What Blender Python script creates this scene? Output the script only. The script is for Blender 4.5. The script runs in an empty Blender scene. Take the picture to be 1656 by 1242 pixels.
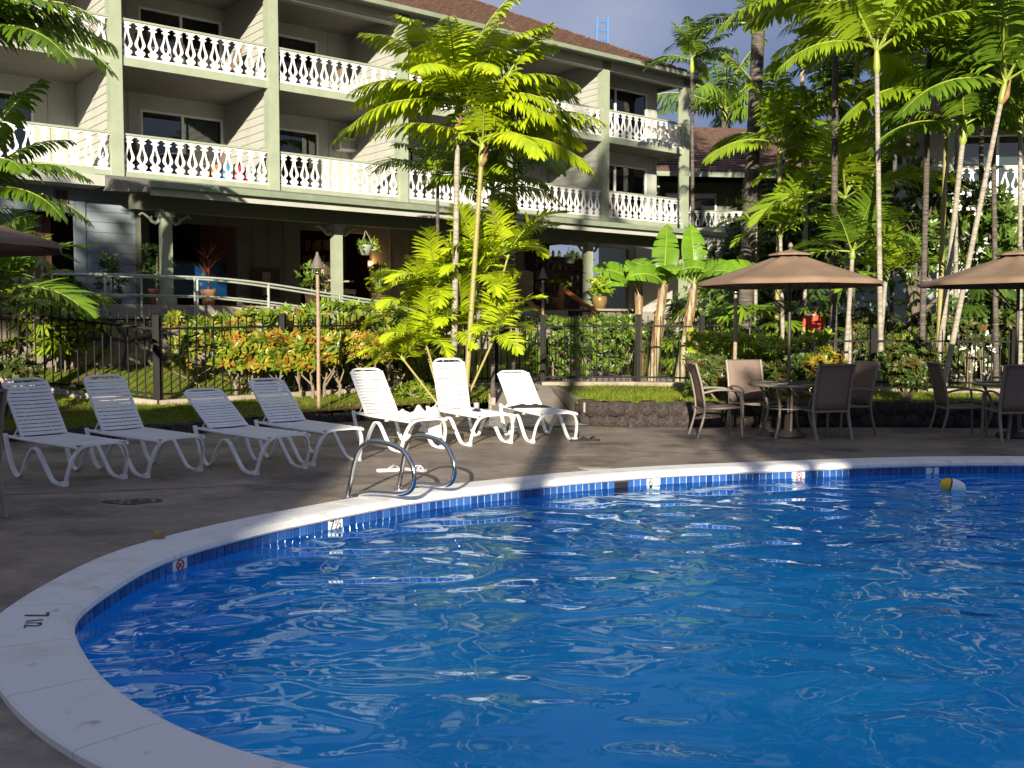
import bpy, math, random
from mathutils import Vector, Matrix, Euler
R = math.radians
C = bpy.context.scene.collection
SC = bpy.context.scene

# ------------------------------------------------------------------ camera
CAM_H = 1.5
FPX = 1656.0
PITCH = math.atan((621 - 530) / FPX)
cd = bpy.data.cameras.new('camera')
cam = bpy.data.objects.new('camera', cd); C.objects.link(cam)
cam.location = (0, 0, CAM_H)
cam.rotation_euler = (math.pi / 2 - PITCH, 0, 0)
cd.sensor_width = 36; cd.lens = 36.0; cd.clip_start = 0.05; cd.clip_end = 900
SC.camera = cam

# ------------------------------------------------------------------ sky, sun, exposure
SUN = Vector((-0.09, -0.99, 0.288)).normalized()      # towards the sun
world = bpy.data.worlds.new('World'); SC.world = world; world.use_nodes = True
nt = world.node_tree; nt.nodes.clear()
wo = nt.nodes.new('ShaderNodeOutputWorld'); bg = nt.nodes.new('ShaderNodeBackground')
sky = nt.nodes.new('ShaderNodeTexSky'); sky.sky_type = 'NISHITA'; sky.sun_disc = False
sky.sun_elevation = math.asin(SUN.z); sky.sun_rotation = R(185)
sky.air_density = 1.0; sky.dust_density = 0.6; sky.ozone_density = 2.0
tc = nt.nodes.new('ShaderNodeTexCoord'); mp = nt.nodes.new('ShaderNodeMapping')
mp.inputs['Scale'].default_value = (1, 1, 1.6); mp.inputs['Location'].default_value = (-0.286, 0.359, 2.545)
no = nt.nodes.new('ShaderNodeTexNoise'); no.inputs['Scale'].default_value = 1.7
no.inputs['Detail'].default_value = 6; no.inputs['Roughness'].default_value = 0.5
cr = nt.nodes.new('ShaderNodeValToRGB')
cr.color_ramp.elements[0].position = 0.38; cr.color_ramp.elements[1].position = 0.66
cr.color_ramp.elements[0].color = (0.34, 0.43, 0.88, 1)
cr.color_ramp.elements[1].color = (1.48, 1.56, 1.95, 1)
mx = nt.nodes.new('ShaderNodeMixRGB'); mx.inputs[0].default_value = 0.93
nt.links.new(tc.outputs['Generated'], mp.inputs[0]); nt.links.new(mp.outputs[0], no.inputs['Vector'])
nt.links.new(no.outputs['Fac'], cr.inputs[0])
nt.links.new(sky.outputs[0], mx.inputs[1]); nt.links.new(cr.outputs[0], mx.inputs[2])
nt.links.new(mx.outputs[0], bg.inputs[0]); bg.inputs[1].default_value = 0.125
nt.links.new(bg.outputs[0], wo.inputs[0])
sl = bpy.data.lights.new('sun', 'SUN'); sl.energy = 4.05; sl.angle = R(0.53); sl.color = (1.0, 0.91, 0.73)
so = bpy.data.objects.new('sun', sl); C.objects.link(so)
so.rotation_euler = SUN.to_track_quat('Z', 'Y').to_euler()
SC.view_settings.view_transform = 'Standard'; SC.view_settings.look = 'None'
SC.view_settings.gamma = 1.0; SC.view_settings.use_curve_mapping = False
SC.view_settings.exposure = 1.33
SC.cycles.max_bounces = 8; SC.cycles.transparent_max_bounces = 12
SC.cycles.diffuse_bounces = 3; SC.cycles.glossy_bounces = 3; SC.cycles.transmission_bounces = 6
SC.cycles.use_denoising = True
SC.cycles.sample_clamp_indirect = 6.0

# ------------------------------------------------------------------ survey helpers: a sight line met with a height or a distance
def ray(x, y):
    dx = (x - 828) / FPX; dy = (621 - y) / FPX
    return Vector((dx, math.cos(PITCH) + dy * math.sin(PITCH), -math.sin(PITCH) + dy * math.cos(PITCH)))
def gr(x, y, z=0.0):
    r = ray(x, y); t = (z - CAM_H) / r.z
    return Vector((r.x * t, r.y * t, z))
def at(x, y, Y):
    r = ray(x, y) * (Y / ray(x, y).y)
    return Vector((r.x, r.y, r.z + CAM_H))

# ------------------------------------------------------------------ materials
MATS = {}
def nodes_of(name):
    m = bpy.data.materials.new(name); m.use_nodes = True
    n = m.node_tree; b = n.nodes['Principled BSDF']
    return m, n, b
def mat(name, col, rough=0.6, col2=None, scale=6.0, bump=0.0, bscale=40.0, metal=0.0, spec=0.5, detail=4.0, stretch=None, contrast=(0.35, 0.65), coat=0.0):
    m, n, b = nodes_of(name)
    b.inputs['Roughness'].default_value = rough; b.inputs['Metallic'].default_value = metal
    b.inputs['Specular IOR Level'].default_value = spec
    b.inputs['Coat Weight'].default_value = coat
    t = n.nodes.new('ShaderNodeTexCoord')
    src = t.outputs['Object']
    if stretch:
        p = n.nodes.new('ShaderNodeMapping'); p.inputs['Scale'].default_value = stretch
        n.links.new(src, p.inputs[0]); src = p.outputs[0]
    if col2:
        z = n.nodes.new('ShaderNodeTexNoise'); z.inputs['Scale'].default_value = scale; z.inputs['Detail'].default_value = detail
        r = n.nodes.new('ShaderNodeValToRGB')
        r.color_ramp.elements[0].position = contrast[0]; r.color_ramp.elements[1].position = contrast[1]
        r.color_ramp.elements[0].color = (*col, 1); r.color_ramp.elements[1].color = (*col2, 1)
        n.links.new(src, z.inputs['Vector']); n.links.new(z.outputs['Fac'], r.inputs[0])
        n.links.new(r.outputs[0], b.inputs['Base Color'])
    else:
        b.inputs['Base Color'].default_value = (*col, 1)
    if bump:
        z2 = n.nodes.new('ShaderNodeTexNoise'); z2.inputs['Scale'].default_value = bscale; z2.inputs['Detail'].default_value = 3
        bp = n.nodes.new('ShaderNodeBump'); bp.inputs['Strength'].default_value = bump; bp.inputs['Distance'].default_value = 0.02
        n.links.new(src, z2.inputs['Vector']); n.links.new(z2.outputs['Fac'], bp.inputs['Height'])
        n.links.new(bp.outputs[0], b.inputs['Normal'])
    MATS[name] = m
    return m
def leafmat(name, cols, rough=0.4, trans=0.25, spec=0.4, clump=0.0):
    """leaf: colour picked per leaf (mesh island), partly translucent"""
    m, n, b = nodes_of(name)
    g = n.nodes.new('ShaderNodeNewGeometry'); r = n.nodes.new('ShaderNodeValToRGB')
    e = r.color_ramp.elements
    while len(e) < len(cols): e.new(0.5)
    for i, c in enumerate(cols):
        e[i].position = i / max(1, len(cols) - 1); e[i].color = (*c, 1)
    t = n.nodes.new('ShaderNodeTexCoord')
    if clump:   # neighbouring leaves share a colour: a branch of young yellow leaves, a branch of old red ones
        zc = n.nodes.new('ShaderNodeTexNoise'); zc.inputs['Scale'].default_value = 3.2; zc.inputs['Detail'].default_value = 1
        st = n.nodes.new('ShaderNodeMapRange'); st.inputs[1].default_value = .28; st.inputs[2].default_value = .72
        n.links.new(t.outputs['Object'], zc.inputs['Vector']); n.links.new(zc.outputs['Fac'], st.inputs[0])
        mc = n.nodes.new('ShaderNodeMix'); mc.inputs[0].default_value = clump
        n.links.new(g.outputs['Random Per Island'], mc.inputs[2]); n.links.new(st.outputs[0], mc.inputs[3]); n.links.new(mc.outputs[0], r.inputs[0])
    else:
        n.links.new(g.outputs['Random Per Island'], r.inputs[0])
    z = n.nodes.new('ShaderNodeTexNoise'); z.inputs['Scale'].default_value = 2.5
    hs = n.nodes.new('ShaderNodeHueSaturation')
    mr = n.nodes.new('ShaderNodeMapRange'); mr.inputs[3].default_value = 0.6; mr.inputs[4].default_value = 1.4
    n.links.new(t.outputs['Object'], z.inputs['Vector']); n.links.new(z.outputs['Fac'], mr.inputs[0])
    n.links.new(mr.outputs[0], hs.inputs['Value']); n.links.new(r.outputs[0], hs.inputs['Color'])
    n.links.new(hs.outputs[0], b.inputs['Base Color'])
    b.inputs['Roughness'].default_value = rough; b.inputs['Specular IOR Level'].default_value = spec
    tr = n.nodes.new('ShaderNodeBsdfTranslucent'); n.links.new(hs.outputs[0], tr.inputs['Color'])
    ms = n.nodes.new('ShaderNodeMixShader'); ms.inputs[0].default_value = trans
    n.links.new(b.outputs[0], ms.inputs[1]); n.links.new(tr.outputs[0], ms.inputs[2])
    n.links.new(ms.outputs[0], n.nodes['Material Output'].inputs['Surface'])
    MATS[name] = m
    return m
def glass(name, tint=(0.55, 0.6, 0.62)):
    m, n, b = nodes_of(name)
    n.nodes.remove(b)
    f = n.nodes.new('ShaderNodeFresnel'); f.inputs[0].default_value = 1.5
    g = n.nodes.new('ShaderNodeBsdfGlossy'); g.inputs['Roughness'].default_value = 0.01
    t = n.nodes.new('ShaderNodeBsdfTransparent'); t.inputs[0].default_value = (*tint, 1)
    ms = n.nodes.new('ShaderNodeMixShader')
    mr = n.nodes.new('ShaderNodeMath'); mr.operation = 'MULTIPLY_ADD'; mr.inputs[1].default_value = 1.0; mr.inputs[2].default_value = 0.05
    n.links.new(f.outputs[0], mr.inputs[0]); n.links.new(mr.outputs[0], ms.inputs[0])
    n.links.new(t.outputs[0], ms.inputs[1]); n.links.new(g.outputs[0], ms.inputs[2])
    n.links.new(ms.outputs[0], n.nodes['Material Output'].inputs['Surface'])
    MATS[name] = m
    return m
def emit(name, col, s):
    m, n, b = nodes_of(name)
    b.inputs['Base Color'].default_value = (*col, 1)
    b.inputs['Emission Color'].default_value = (*col, 1); b.inputs['Emission Strength'].default_value = s
    MATS[name] = m
    return m
M = MATS
mat('sage', (0.27, 0.31, 0.215), 0.55, (0.32, 0.355, 0.255), 3)
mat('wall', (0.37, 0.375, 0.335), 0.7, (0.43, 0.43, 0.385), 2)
mat('wall_shaded', (0.13, 0.135, 0.10), 0.75, (0.16, 0.165, 0.125), 2)  # wall colour darkened to put the porch shade into it
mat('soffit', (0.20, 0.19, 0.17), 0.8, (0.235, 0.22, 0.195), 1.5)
mat('white_paint', (0.78, 0.78, 0.77), 0.45, (0.70, 0.70, 0.69), 5)
mat('white_frame', (0.84, 0.84, 0.85), 0.28, (0.76, 0.76, 0.76), 6, coat=0.3)
mat('white_strap', (0.84, 0.84, 0.85), 0.42, (0.74, 0.74, 0.74), 4, contrast=(.4, .75))
mat('rubber', (0.42, 0.42, 0.43), 0.7)
mat('shake', (0.075, 0.042, 0.031), 0.85, (0.15, 0.085, 0.06), 3.5, bump=0.4, bscale=25, stretch=(6, 1, 1))
mat('gutter', (0.19, 0.225, 0.16), 0.4, (0.23, 0.265, 0.19), 4)
mat('deck_roof', (0.12, 0.115, 0.10), 0.85, (0.17, 0.16, 0.14), 4, bump=.2)
mat('bronze_metal', (0.0055, 0.0045, 0.004), 0.6, spec=.2)
mat('rail_paint', (0.36, 0.39, 0.33), 0.4, (0.30, 0.33, 0.28), 6)
mat('steel', (0.62, 0.62, 0.63), 0.13, metal=1.0)
mat('taupe_metal', (0.20, 0.165, 0.14), 0.38, (0.24, 0.20, 0.17), 8)
mat('sling', (0.175, 0.125, 0.10), 0.8, (0.20, 0.145, 0.115), 30, bump=.15, bscale=220)
mat('canopy', (0.165, 0.108, 0.068), 0.85, (0.225, 0.15, 0.098), 2.0, bump=.1, bscale=90)
mat('dark_pole', (0.06, 0.045, 0.04), 0.5)
mat('lava', (0.022, 0.018, 0.018), 0.95, (0.075, 0.055, 0.05), 7, bump=1.0, bscale=22)
mat('field_stone', (0.14, 0.115, 0.10), 0.9, (0.24, 0.20, 0.17), 4, bump=.7, bscale=14)
mat('mortar', (0.06, 0.05, 0.045), 0.95)
mat('concrete_edge', (0.24, 0.20, 0.16), 0.9, (0.33, 0.28, 0.23), 3, bump=.4, bscale=18)
mat('path', (0.27, 0.235, 0.20), 0.9, (0.34, 0.30, 0.26), 2, bump=.3)
mat('wood_rail', (0.20, 0.062, 0.025), 0.4, (0.28, 0.095, 0.04), 4, stretch=(1, 1, 8))
mat('wood_dark', (0.035, 0.018, 0.011), 0.55, (0.06, 0.032, 0.02), 5)
mat('wood_brown', (0.16, 0.075, 0.04), 0.6, (0.21, 0.10, 0.055), 4, stretch=(1, 8, 1))
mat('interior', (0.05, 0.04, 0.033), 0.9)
mat('curtain', (0.52, 0.48, 0.43), 0.9, (0.60, 0.56, 0.50), 2)
mat('curtain_brown', (0.12, 0.085, 0.065), 0.9, (0.16, 0.11, 0.085), 3)
mat('trunk_pale', (0.36, 0.33, 0.27), 0.8, (0.22, 0.19, 0.15), 5, bump=.4, stretch=(1, 1, 5))
mat('trunk_yellow', (0.26, 0.24, 0.05), 0.55, (0.30, 0.25, 0.11), 3, stretch=(1, 1, 4))
mat('trunk_grey', (0.055, 0.044, 0.038), 0.9, (0.13, 0.107, 0.092), 5, bump=.6, stretch=(1, 1, 5))
mat('trunk_ring', (0.19, 0.165, 0.13), 0.9)
mat('crownshaft', (0.20, 0.27, 0.035), 0.4, (0.30, 0.33, 0.06), 3)
mat('husk', (0.30, 0.18, 0.08), 0.8, (0.20, 0.10, 0.045), 9)
mat('banana_stem', (0.40, 0.35, 0.22), 0.8, (0.17, 0.12, 0.07), 7, stretch=(3, 3, 0.6), bump=.3)
mat('stem', (0.17, 0.13, 0.085), 0.9, (0.24, 0.19, 0.13), 7, bump=.3)
mat('bark', (0.09, 0.07, 0.055), 0.9, (0.15, 0.12, 0.095), 6, bump=.7, stretch=(1, 1, .4))
mat('terracotta', (0.30, 0.13, 0.06), 0.7, (0.36, 0.17, 0.08), 6)
mat('olive_glaze', (0.17, 0.11, 0.03), 0.25, (0.23, 0.15, 0.05), 5)
mat('black_cloth', (0.018, 0.015, 0.016), 0.9)
mat('towel', (0.80, 0.78, 0.75), 0.95, bump=.6, bscale=120)
mat('leather', (0.03, 0.018, 0.014), 0.6)
mat('cup', (0.35, 0.34, 0.36), 0.15)
mat('yellow_plastic', (0.78, 0.45, 0.012), 0.3)
mat('white_plastic', (0.82, 0.82, 0.80), 0.25)
mat('blue_line', (0.02, 0.12, 0.25), 0.4)
mat('tile_white', (0.74, 0.75, 0.76), 0.2)
mat('ink_black', (0.015, 0.015, 0.018), 0.4)
mat('ink_red', (0.55, 0.03, 0.03), 0.4)
mat('grout', (0.42, 0.46, 0.50), 0.8)
mat('ladder_blue', (0.012, 0.16, 0.52), 0.4)
mat('ac_white', (0.80, 0.79, 0.74), 0.45)
mat('ac_grille', (0.30, 0.27, 0.24), 0.6)
mat('skin', (0.34, 0.19, 0.12), 0.5)
mat('shirt', (0.72, 0.10, 0.035), 0.85, (0.62, 0.045, 0.045), 3)
mat('shorts', (0.03, 0.035, 0.06), 0.9)
mat('hair', (0.012, 0.009, 0.008), 0.5)
mat('lamp_metal', (0.11, 0.085, 0.08), 0.5, (0.15, 0.115, 0.11), 8)
mat('bamboo', (0.33, 0.24, 0.16), 0.6, (0.24, 0.17, 0.11), 5, stretch=(1, 1, 4))
mat('petal', (0.82, 0.80, 0.72), 0.6)
mat('pot_dark', (0.07, 0.035, 0.025), 0.5)
mat('tan_fabric', (0.33, 0.24, 0.17), 0.85)
mat('thatch', (0.20, 0.15, 0.11), 0.9, (0.26, 0.2, 0.15), 12)
mat('siding_grey', (0.20, 0.24, 0.27), 0.75, (0.24, 0.28, 0.31), 2)
mat('pebble', (0.42, 0.28, 0.13), 0.8, (0.30, 0.18, 0.08), 20)
emit('sconce_glow', (1.0, 0.52, 0.18), 9.0)
glass('glass'); glass('table_glass', (0.55, 0.58, 0.55))
# leaves
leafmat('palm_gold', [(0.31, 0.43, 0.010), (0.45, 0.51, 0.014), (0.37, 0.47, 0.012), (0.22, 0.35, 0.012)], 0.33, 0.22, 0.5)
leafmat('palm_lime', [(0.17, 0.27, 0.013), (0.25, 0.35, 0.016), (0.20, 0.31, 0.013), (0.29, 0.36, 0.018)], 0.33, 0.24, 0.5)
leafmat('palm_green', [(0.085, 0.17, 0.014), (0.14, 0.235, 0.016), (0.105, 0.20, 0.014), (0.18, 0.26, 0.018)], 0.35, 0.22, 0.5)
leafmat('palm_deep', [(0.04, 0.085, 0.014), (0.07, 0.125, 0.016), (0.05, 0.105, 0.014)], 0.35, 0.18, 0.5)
leafmat('croton', [(0.045, 0.09, 0.014), (0.08, 0.14, 0.015), (0.12, 0.19, 0.016), (0.19, 0.23, 0.018), (0.33, 0.29, 0.025), (0.36, 0.19, 0.03), (0.27, 0.085, 0.022), (0.09, 0.05, 0.018)], 0.35, 0.2, clump=.5)
leafmat('croton_mix', [(0.035, 0.07, 0.013), (0.07, 0.13, 0.014), (0.10, 0.17, 0.015), (0.15, 0.21, 0.016), (0.24, 0.25, 0.02), (0.26, 0.12, 0.025), (0.08, 0.06, 0.018)], 0.35, 0.2, clump=.5)
leafmat('croton_green', [(0.10, 0.20, 0.018), (0.17, 0.27, 0.02), (0.28, 0.30, 0.03), (0.08, 0.15, 0.016), (0.2, 0.26, 0.03)], 0.35, 0.2)
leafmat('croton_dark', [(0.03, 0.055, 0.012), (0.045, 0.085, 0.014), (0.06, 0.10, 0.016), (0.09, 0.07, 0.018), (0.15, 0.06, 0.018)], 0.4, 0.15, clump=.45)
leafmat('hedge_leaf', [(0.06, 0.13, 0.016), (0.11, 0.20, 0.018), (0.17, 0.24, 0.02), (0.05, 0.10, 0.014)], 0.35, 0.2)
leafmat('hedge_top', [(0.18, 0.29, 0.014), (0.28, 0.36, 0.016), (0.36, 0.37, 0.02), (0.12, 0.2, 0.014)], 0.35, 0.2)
leafmat('tree_leaf', [(0.03, 0.065, 0.012), (0.05, 0.095, 0.014), (0.075, 0.13, 0.016), (0.025, 0.05, 0.01)], 0.4, 0.2)
leafmat('plumeria_leaf', [(0.05, 0.10, 0.016), (0.09, 0.155, 0.02), (0.13, 0.20, 0.03), (0.045, 0.085, 0.014)], 0.3, 0.2)
leafmat('banana_leaf', [(0.13, 0.27, 0.02), (0.18, 0.33, 0.02)], 0.3, 0.35)
leafmat('red_leaf', [(0.22, 0.06, 0.03), (0.30, 0.10, 0.04), (0.13, 0.05, 0.02)], 0.4, 0.2)
leafmat('grass_blade', [(0.10, 0.15, 0.012), (0.16, 0.21, 0.015), (0.21, 0.23, 0.02), (0.08, 0.13, 0.012)], 0.6, 0.25, 0.2)
leafmat('dry_leaf', [(0.30, 0.14, 0.05), (0.38, 0.22, 0.09), (0.2, 0.1, 0.05)], 0.8, 0.1)
# ------------------------------------------------------------------ mesh helpers
class MB:
    def __init__(s): s.v = []; s.f = []; s.sm = []; s.mi = []
    def add(s, vs, fs, smooth=False, mi=0):
        o = len(s.v); s.v += [tuple(q) for q in vs]
        for q in fs: s.f.append(tuple(i + o for i in q)); s.sm.append(smooth); s.mi.append(mi)
        return s
    def box(s, c, d, rz=0.0, m=None, mi=0):
        x, y, z = d[0] / 2, d[1] / 2, d[2] / 2
        vs = [Vector((i * x, j * y, k * z)) for k in (-1, 1) for j in (-1, 1) for i in (-1, 1)]
        if m is None: m = Matrix.Rotation(rz, 3, 'Z')
        vs = [m @ q + Vector(c) for q in vs]
        return s.add(vs, [(0, 2, 3, 1), (4, 5, 7, 6), (0, 1, 5, 4), (2, 6, 7, 3), (0, 4, 6, 2), (1, 3, 7, 5)], mi=mi)
    def b2(s, x0, x1, y0, y1, z0, z1, mi=0):
        return s.box(((x0 + x1) / 2, (y0 + y1) / 2, (z0 + z1) / 2), (abs(x1 - x0), abs(y1 - y0), abs(z1 - z0)), mi=mi)
    def beam(s, p, q, w, h, mi=0):
        """rectangular bar from p to q; w sideways, h upwards"""
        p = Vector(p); q = Vector(q); d = (q - p); L = d.length; d.normalize()
        up = Vector((0, 0, 1)) if abs(d.z) < 0.98 else Vector((0, 1, 0))
        sd = d.cross(up).normalized(); u = sd.cross(d)
        m = Matrix((d, sd, u)).transposed()
        return s.box((p + q) / 2, (L, w, h), m=m, mi=mi)
    def tube(s, pts, r, n=8, cap=True, closed=False, flat=None, mi=0):
        pts = [Vector(p) for p in pts]; k = len(pts)
        rs = r if isinstance(r, (list, tuple)) else [r] * k
        vs = []; fs = []
        prev = None
        for i, p in enumerate(pts):
            if closed: t = pts[(i + 1) % k] - pts[i - 1]
            else: t = pts[min(i + 1, k - 1)] - pts[max(i - 1, 0)]
            t.normalize()
            if prev is None:
                a = Vector((0, 0, 1)) if abs(t.z) < 0.9 else Vector((1, 0, 0))
                u = t.cross(a).normalized()
            else:
                u = (prev - t * prev.dot(t)).normalized()
            prev = u; w = t.cross(u)
            for j in range(n):
                a = 2 * math.pi * j / n
                vs.append(p + u * (math.cos(a) * rs[i]) + w * (math.sin(a) * rs[i] * (flat or 1)))
        m = k if closed else k - 1
        for i in range(m):
            for j in range(n):
                a = i * n + j; b = i * n + (j + 1) % n; c2 = ((i + 1) % k) * n
                fs.append((a, b, c2 + (j + 1) % n, c2 + j))
        s.add(vs, fs, True, mi)
        if cap and not closed:
            s.add(vs[:n], [tuple(range(n - 1, -1, -1))], mi=mi); s.add(vs[-n:], [tuple(range(n))], mi=mi)
        return s
    def band(s, pts, side, w, t):
        """flat strip following pts, width w along side vector, thickness t"""
        pts = [Vector(p) for p in pts]; side = Vector(side).normalized(); k = len(pts); vs = []; fs = []
        for i, p in enumerate(pts):
            tg = (pts[min(i + 1, k - 1)] - pts[max(i - 1, 0)]).normalized(); nn = tg.cross(side).normalized()
            for a, b in ((-1, -1), (1, -1), (1, 1), (-1, 1)):
                vs.append(p + side * (a * w / 2) + nn * (b * t / 2))
        for i in range(k - 1):
            for j in range(4): fs.append((i * 4 + j, i * 4 + (j + 1) % 4, i * 4 + 4 + (j + 1) % 4, i * 4 + 4 + j))
        fs += [(3, 2, 1, 0), (k * 4 - 4, k * 4 - 3, k * 4 - 2, k * 4 - 1)]
        return s.add(vs, fs)
    def lathe(s, prof, n=16, c=(0, 0, 0), mi=0, smooth=True):
        vs = []; fs = []
        for r, z in prof:
            for j in range(n):
                a = 2 * math.pi * j / n
                vs.append((c[0] + r * math.cos(a), c[1] + r * math.sin(a), c[2] + z))
        for i in range(len(prof) - 1):
            for j in range(n): fs.append((i * n + j, i * n + (j + 1) % n, (i + 1) * n + (j + 1) % n, (i + 1) * n + j))
        return s.add(vs, fs, smooth, mi)
    def prism(s, poly, a, b, axis='y', mi=0):
        """2D outline (x,z) extruded along y from a to b (or (x,y) along z)"""
        n = len(poly)
        if axis == 'y': vs = [(p[0], a, p[1]) for p in poly] + [(p[0], b, p[1]) for p in poly]
        elif axis == 'x': vs = [(a, p[0], p[1]) for p in poly] + [(b, p[0], p[1]) for p in poly]
        else: vs = [(p[0], p[1], a) for p in poly] + [(p[0], p[1], b) for p in poly]
        fs = [tuple(range(n)), tuple(range(2 * n - 1, n - 1, -1))]
        fs += [(i, i + n, (i + 1) % n + n, (i + 1) % n) for i in range(n)]
        return s.add(vs, fs, mi=mi)
    def mesh(s, name):
        me = bpy.data.meshes.new(name); me.from_pydata(s.v, [], s.f)
        me.polygons.foreach_set('use_smooth', s.sm); me.polygons.foreach_set('material_index', s.mi); me.update()
        return me
    def build(s, name, mt, parent=None, loc=None, rot=None):
        me = s.mesh(name)
        for q in (mt if isinstance(mt, (list, tuple)) else [mt]): me.materials.append(M[q] if isinstance(q, str) else q)
        return link(name, me, parent, loc, rot)
def link(name, me, parent=None, loc=None, rot=None, scale=None):
    o = bpy.data.objects.new(name, me); C.objects.link(o)
    if parent: o.parent = parent
    if loc is not None: o.location = loc
    if rot is not None: o.rotation_euler = rot
    if scale is not None: o.scale = scale if isinstance(scale, (tuple, list)) else (scale,) * 3
    return o
def meshof(mb, name, mt):
    me = mb.mesh(name)
    for q in (mt if isinstance(mt, (list, tuple)) else [mt]): me.materials.append(M[q])
    return me
def tag(o, label=None, cat=None, group=None, kind=None):
    if label: o['label'] = label
    if cat: o['category'] = cat
    if group: o['group'] = group
    if kind: o['kind'] = kind
    return o
def thing(name, label, cat, loc=(0, 0, 0), rz=0.0, group=None):
    o = bpy.data.objects.new(name, None); C.objects.link(o); o.empty_display_size = 0.1
    o.location = loc; o.rotation_euler = (0, 0, rz)
    return tag(o, label, cat, group)
def copy_tree(o, parent=None, loc=None, rz=None, label=None):
    c = o.copy(); C.objects.link(c); c.parent = parent
    if loc is not None: c.location = loc
    if rz is not None: c.rotation_euler = (0, 0, rz)
    if label: c['label'] = label
    for ch in list(o.children): copy_tree(ch, c)
    return c
def struct(o): o['kind'] = 'structure'; return o
def catmull(P, closed=False, sub=6):
    P = [Vector(p) for p in P]; n = len(P); out = []
    for i in range(n if closed else n - 1):
        p0 = P[(i - 1) % n] if (closed or i > 0) else P[0]
        p1 = P[i]; p2 = P[(i + 1) % n]
        p3 = P[(i + 2) % n] if (closed or i + 2 < n) else P[-1]
        for k in range(sub):
            t = k / sub
            out.append(0.5 * ((2 * p1) + (p2 - p0) * t + (2 * p0 - 5 * p1 + 4 * p2 - p3) * t * t + (3 * p1 - p0 - 3 * p2 + p3) * t ** 3))
    if not closed: out.append(P[-1])
    return out
def smooth01(t): t = max(0.0, min(1.0, t)); return t * t * (3 - 2 * t)
# hotel frame: local x along the facade, y into the building
ANG = R(39.25); ORG = Vector((-8.99, 23.5)); FD = Vector((math.cos(ANG), math.sin(ANG))); FN = Vector((-FD.y, FD.x))
BAY = 3.85
def fw(s, y, z=0.0):
    q = ORG + FD * s + FN * y
    return Vector((q.x, q.y, z))
def fl(x, y):
    q = Vector((x, y)) - ORG
    return q.dot(FD), q.dot(FN)

# ------------------------------------------------------------------ pool
WATER_Z = -0.108
pin = [(1656, 749), (1454, 751), (1266, 758), (1100, 765), (971, 774), (826, 789), (681, 807), (536, 834), (390, 866), (260, 905), (165, 958), (112, 1000), (106, 1022), (123, 1063), (160, 1111), (223, 1156), (298, 1195), (372, 1221), (435, 1242)]
PL = [gr(*q) for q in pin]
PL += [Vector(q) for q in ((-0.35, 3.22, 0), (0.5, 3.02, 0), (1.8, 2.95, 0), (3.4, 3.1, 0), (5.4, 3.7, 0), (7.3, 4.9, 0), (8.6, 6.6, 0), (8.9, 8.5, 0), (8.2, 10.1, 0), (7.0, 11.0, 0))]
PL = catmull(PL, True, 8)
def resample(P, step):
    L = [0]
    Q = P + [P[0]]
    for i in range(len(P)): L.append(L[-1] + (Q[i + 1] - Q[i]).length)
    n = max(8, int(round(L[-1] / step))); out = []; j = 0
    for k in range(n):
        d = L[-1] * k / n
        while L[j + 1] < d: j += 1
        t = (d - L[j]) / (L[j + 1] - L[j]); out.append(Q[j].lerp(Q[j + 1], t))
    return out
# loops run anticlockwise seen from above? make the outward normal point away from the pool's middle
PC = Vector((2.6, 7.2, 0))
def normals(P):
    out = []
    for i in range(len(P)):
        t = P[(i + 1) % len(P)] - P[i - 1]; nn = Vector((t.y, -t.x, 0)).normalized()
        if nn.dot(P[i] - PC) < 0: nn = -nn
        out.append(nn)
    return out
LOOP = resample(PL, 0.05)
for _ in range(12): LOOP = [(LOOP[i - 1] + LOOP[i] * 2 + LOOP[(i + 1) % len(LOOP)]) / 4 for i in range(len(LOOP))]
NL = normals(LOOP); NP = len(LOOP)
CW = 0.355
COPE_Z = 0.035
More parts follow.
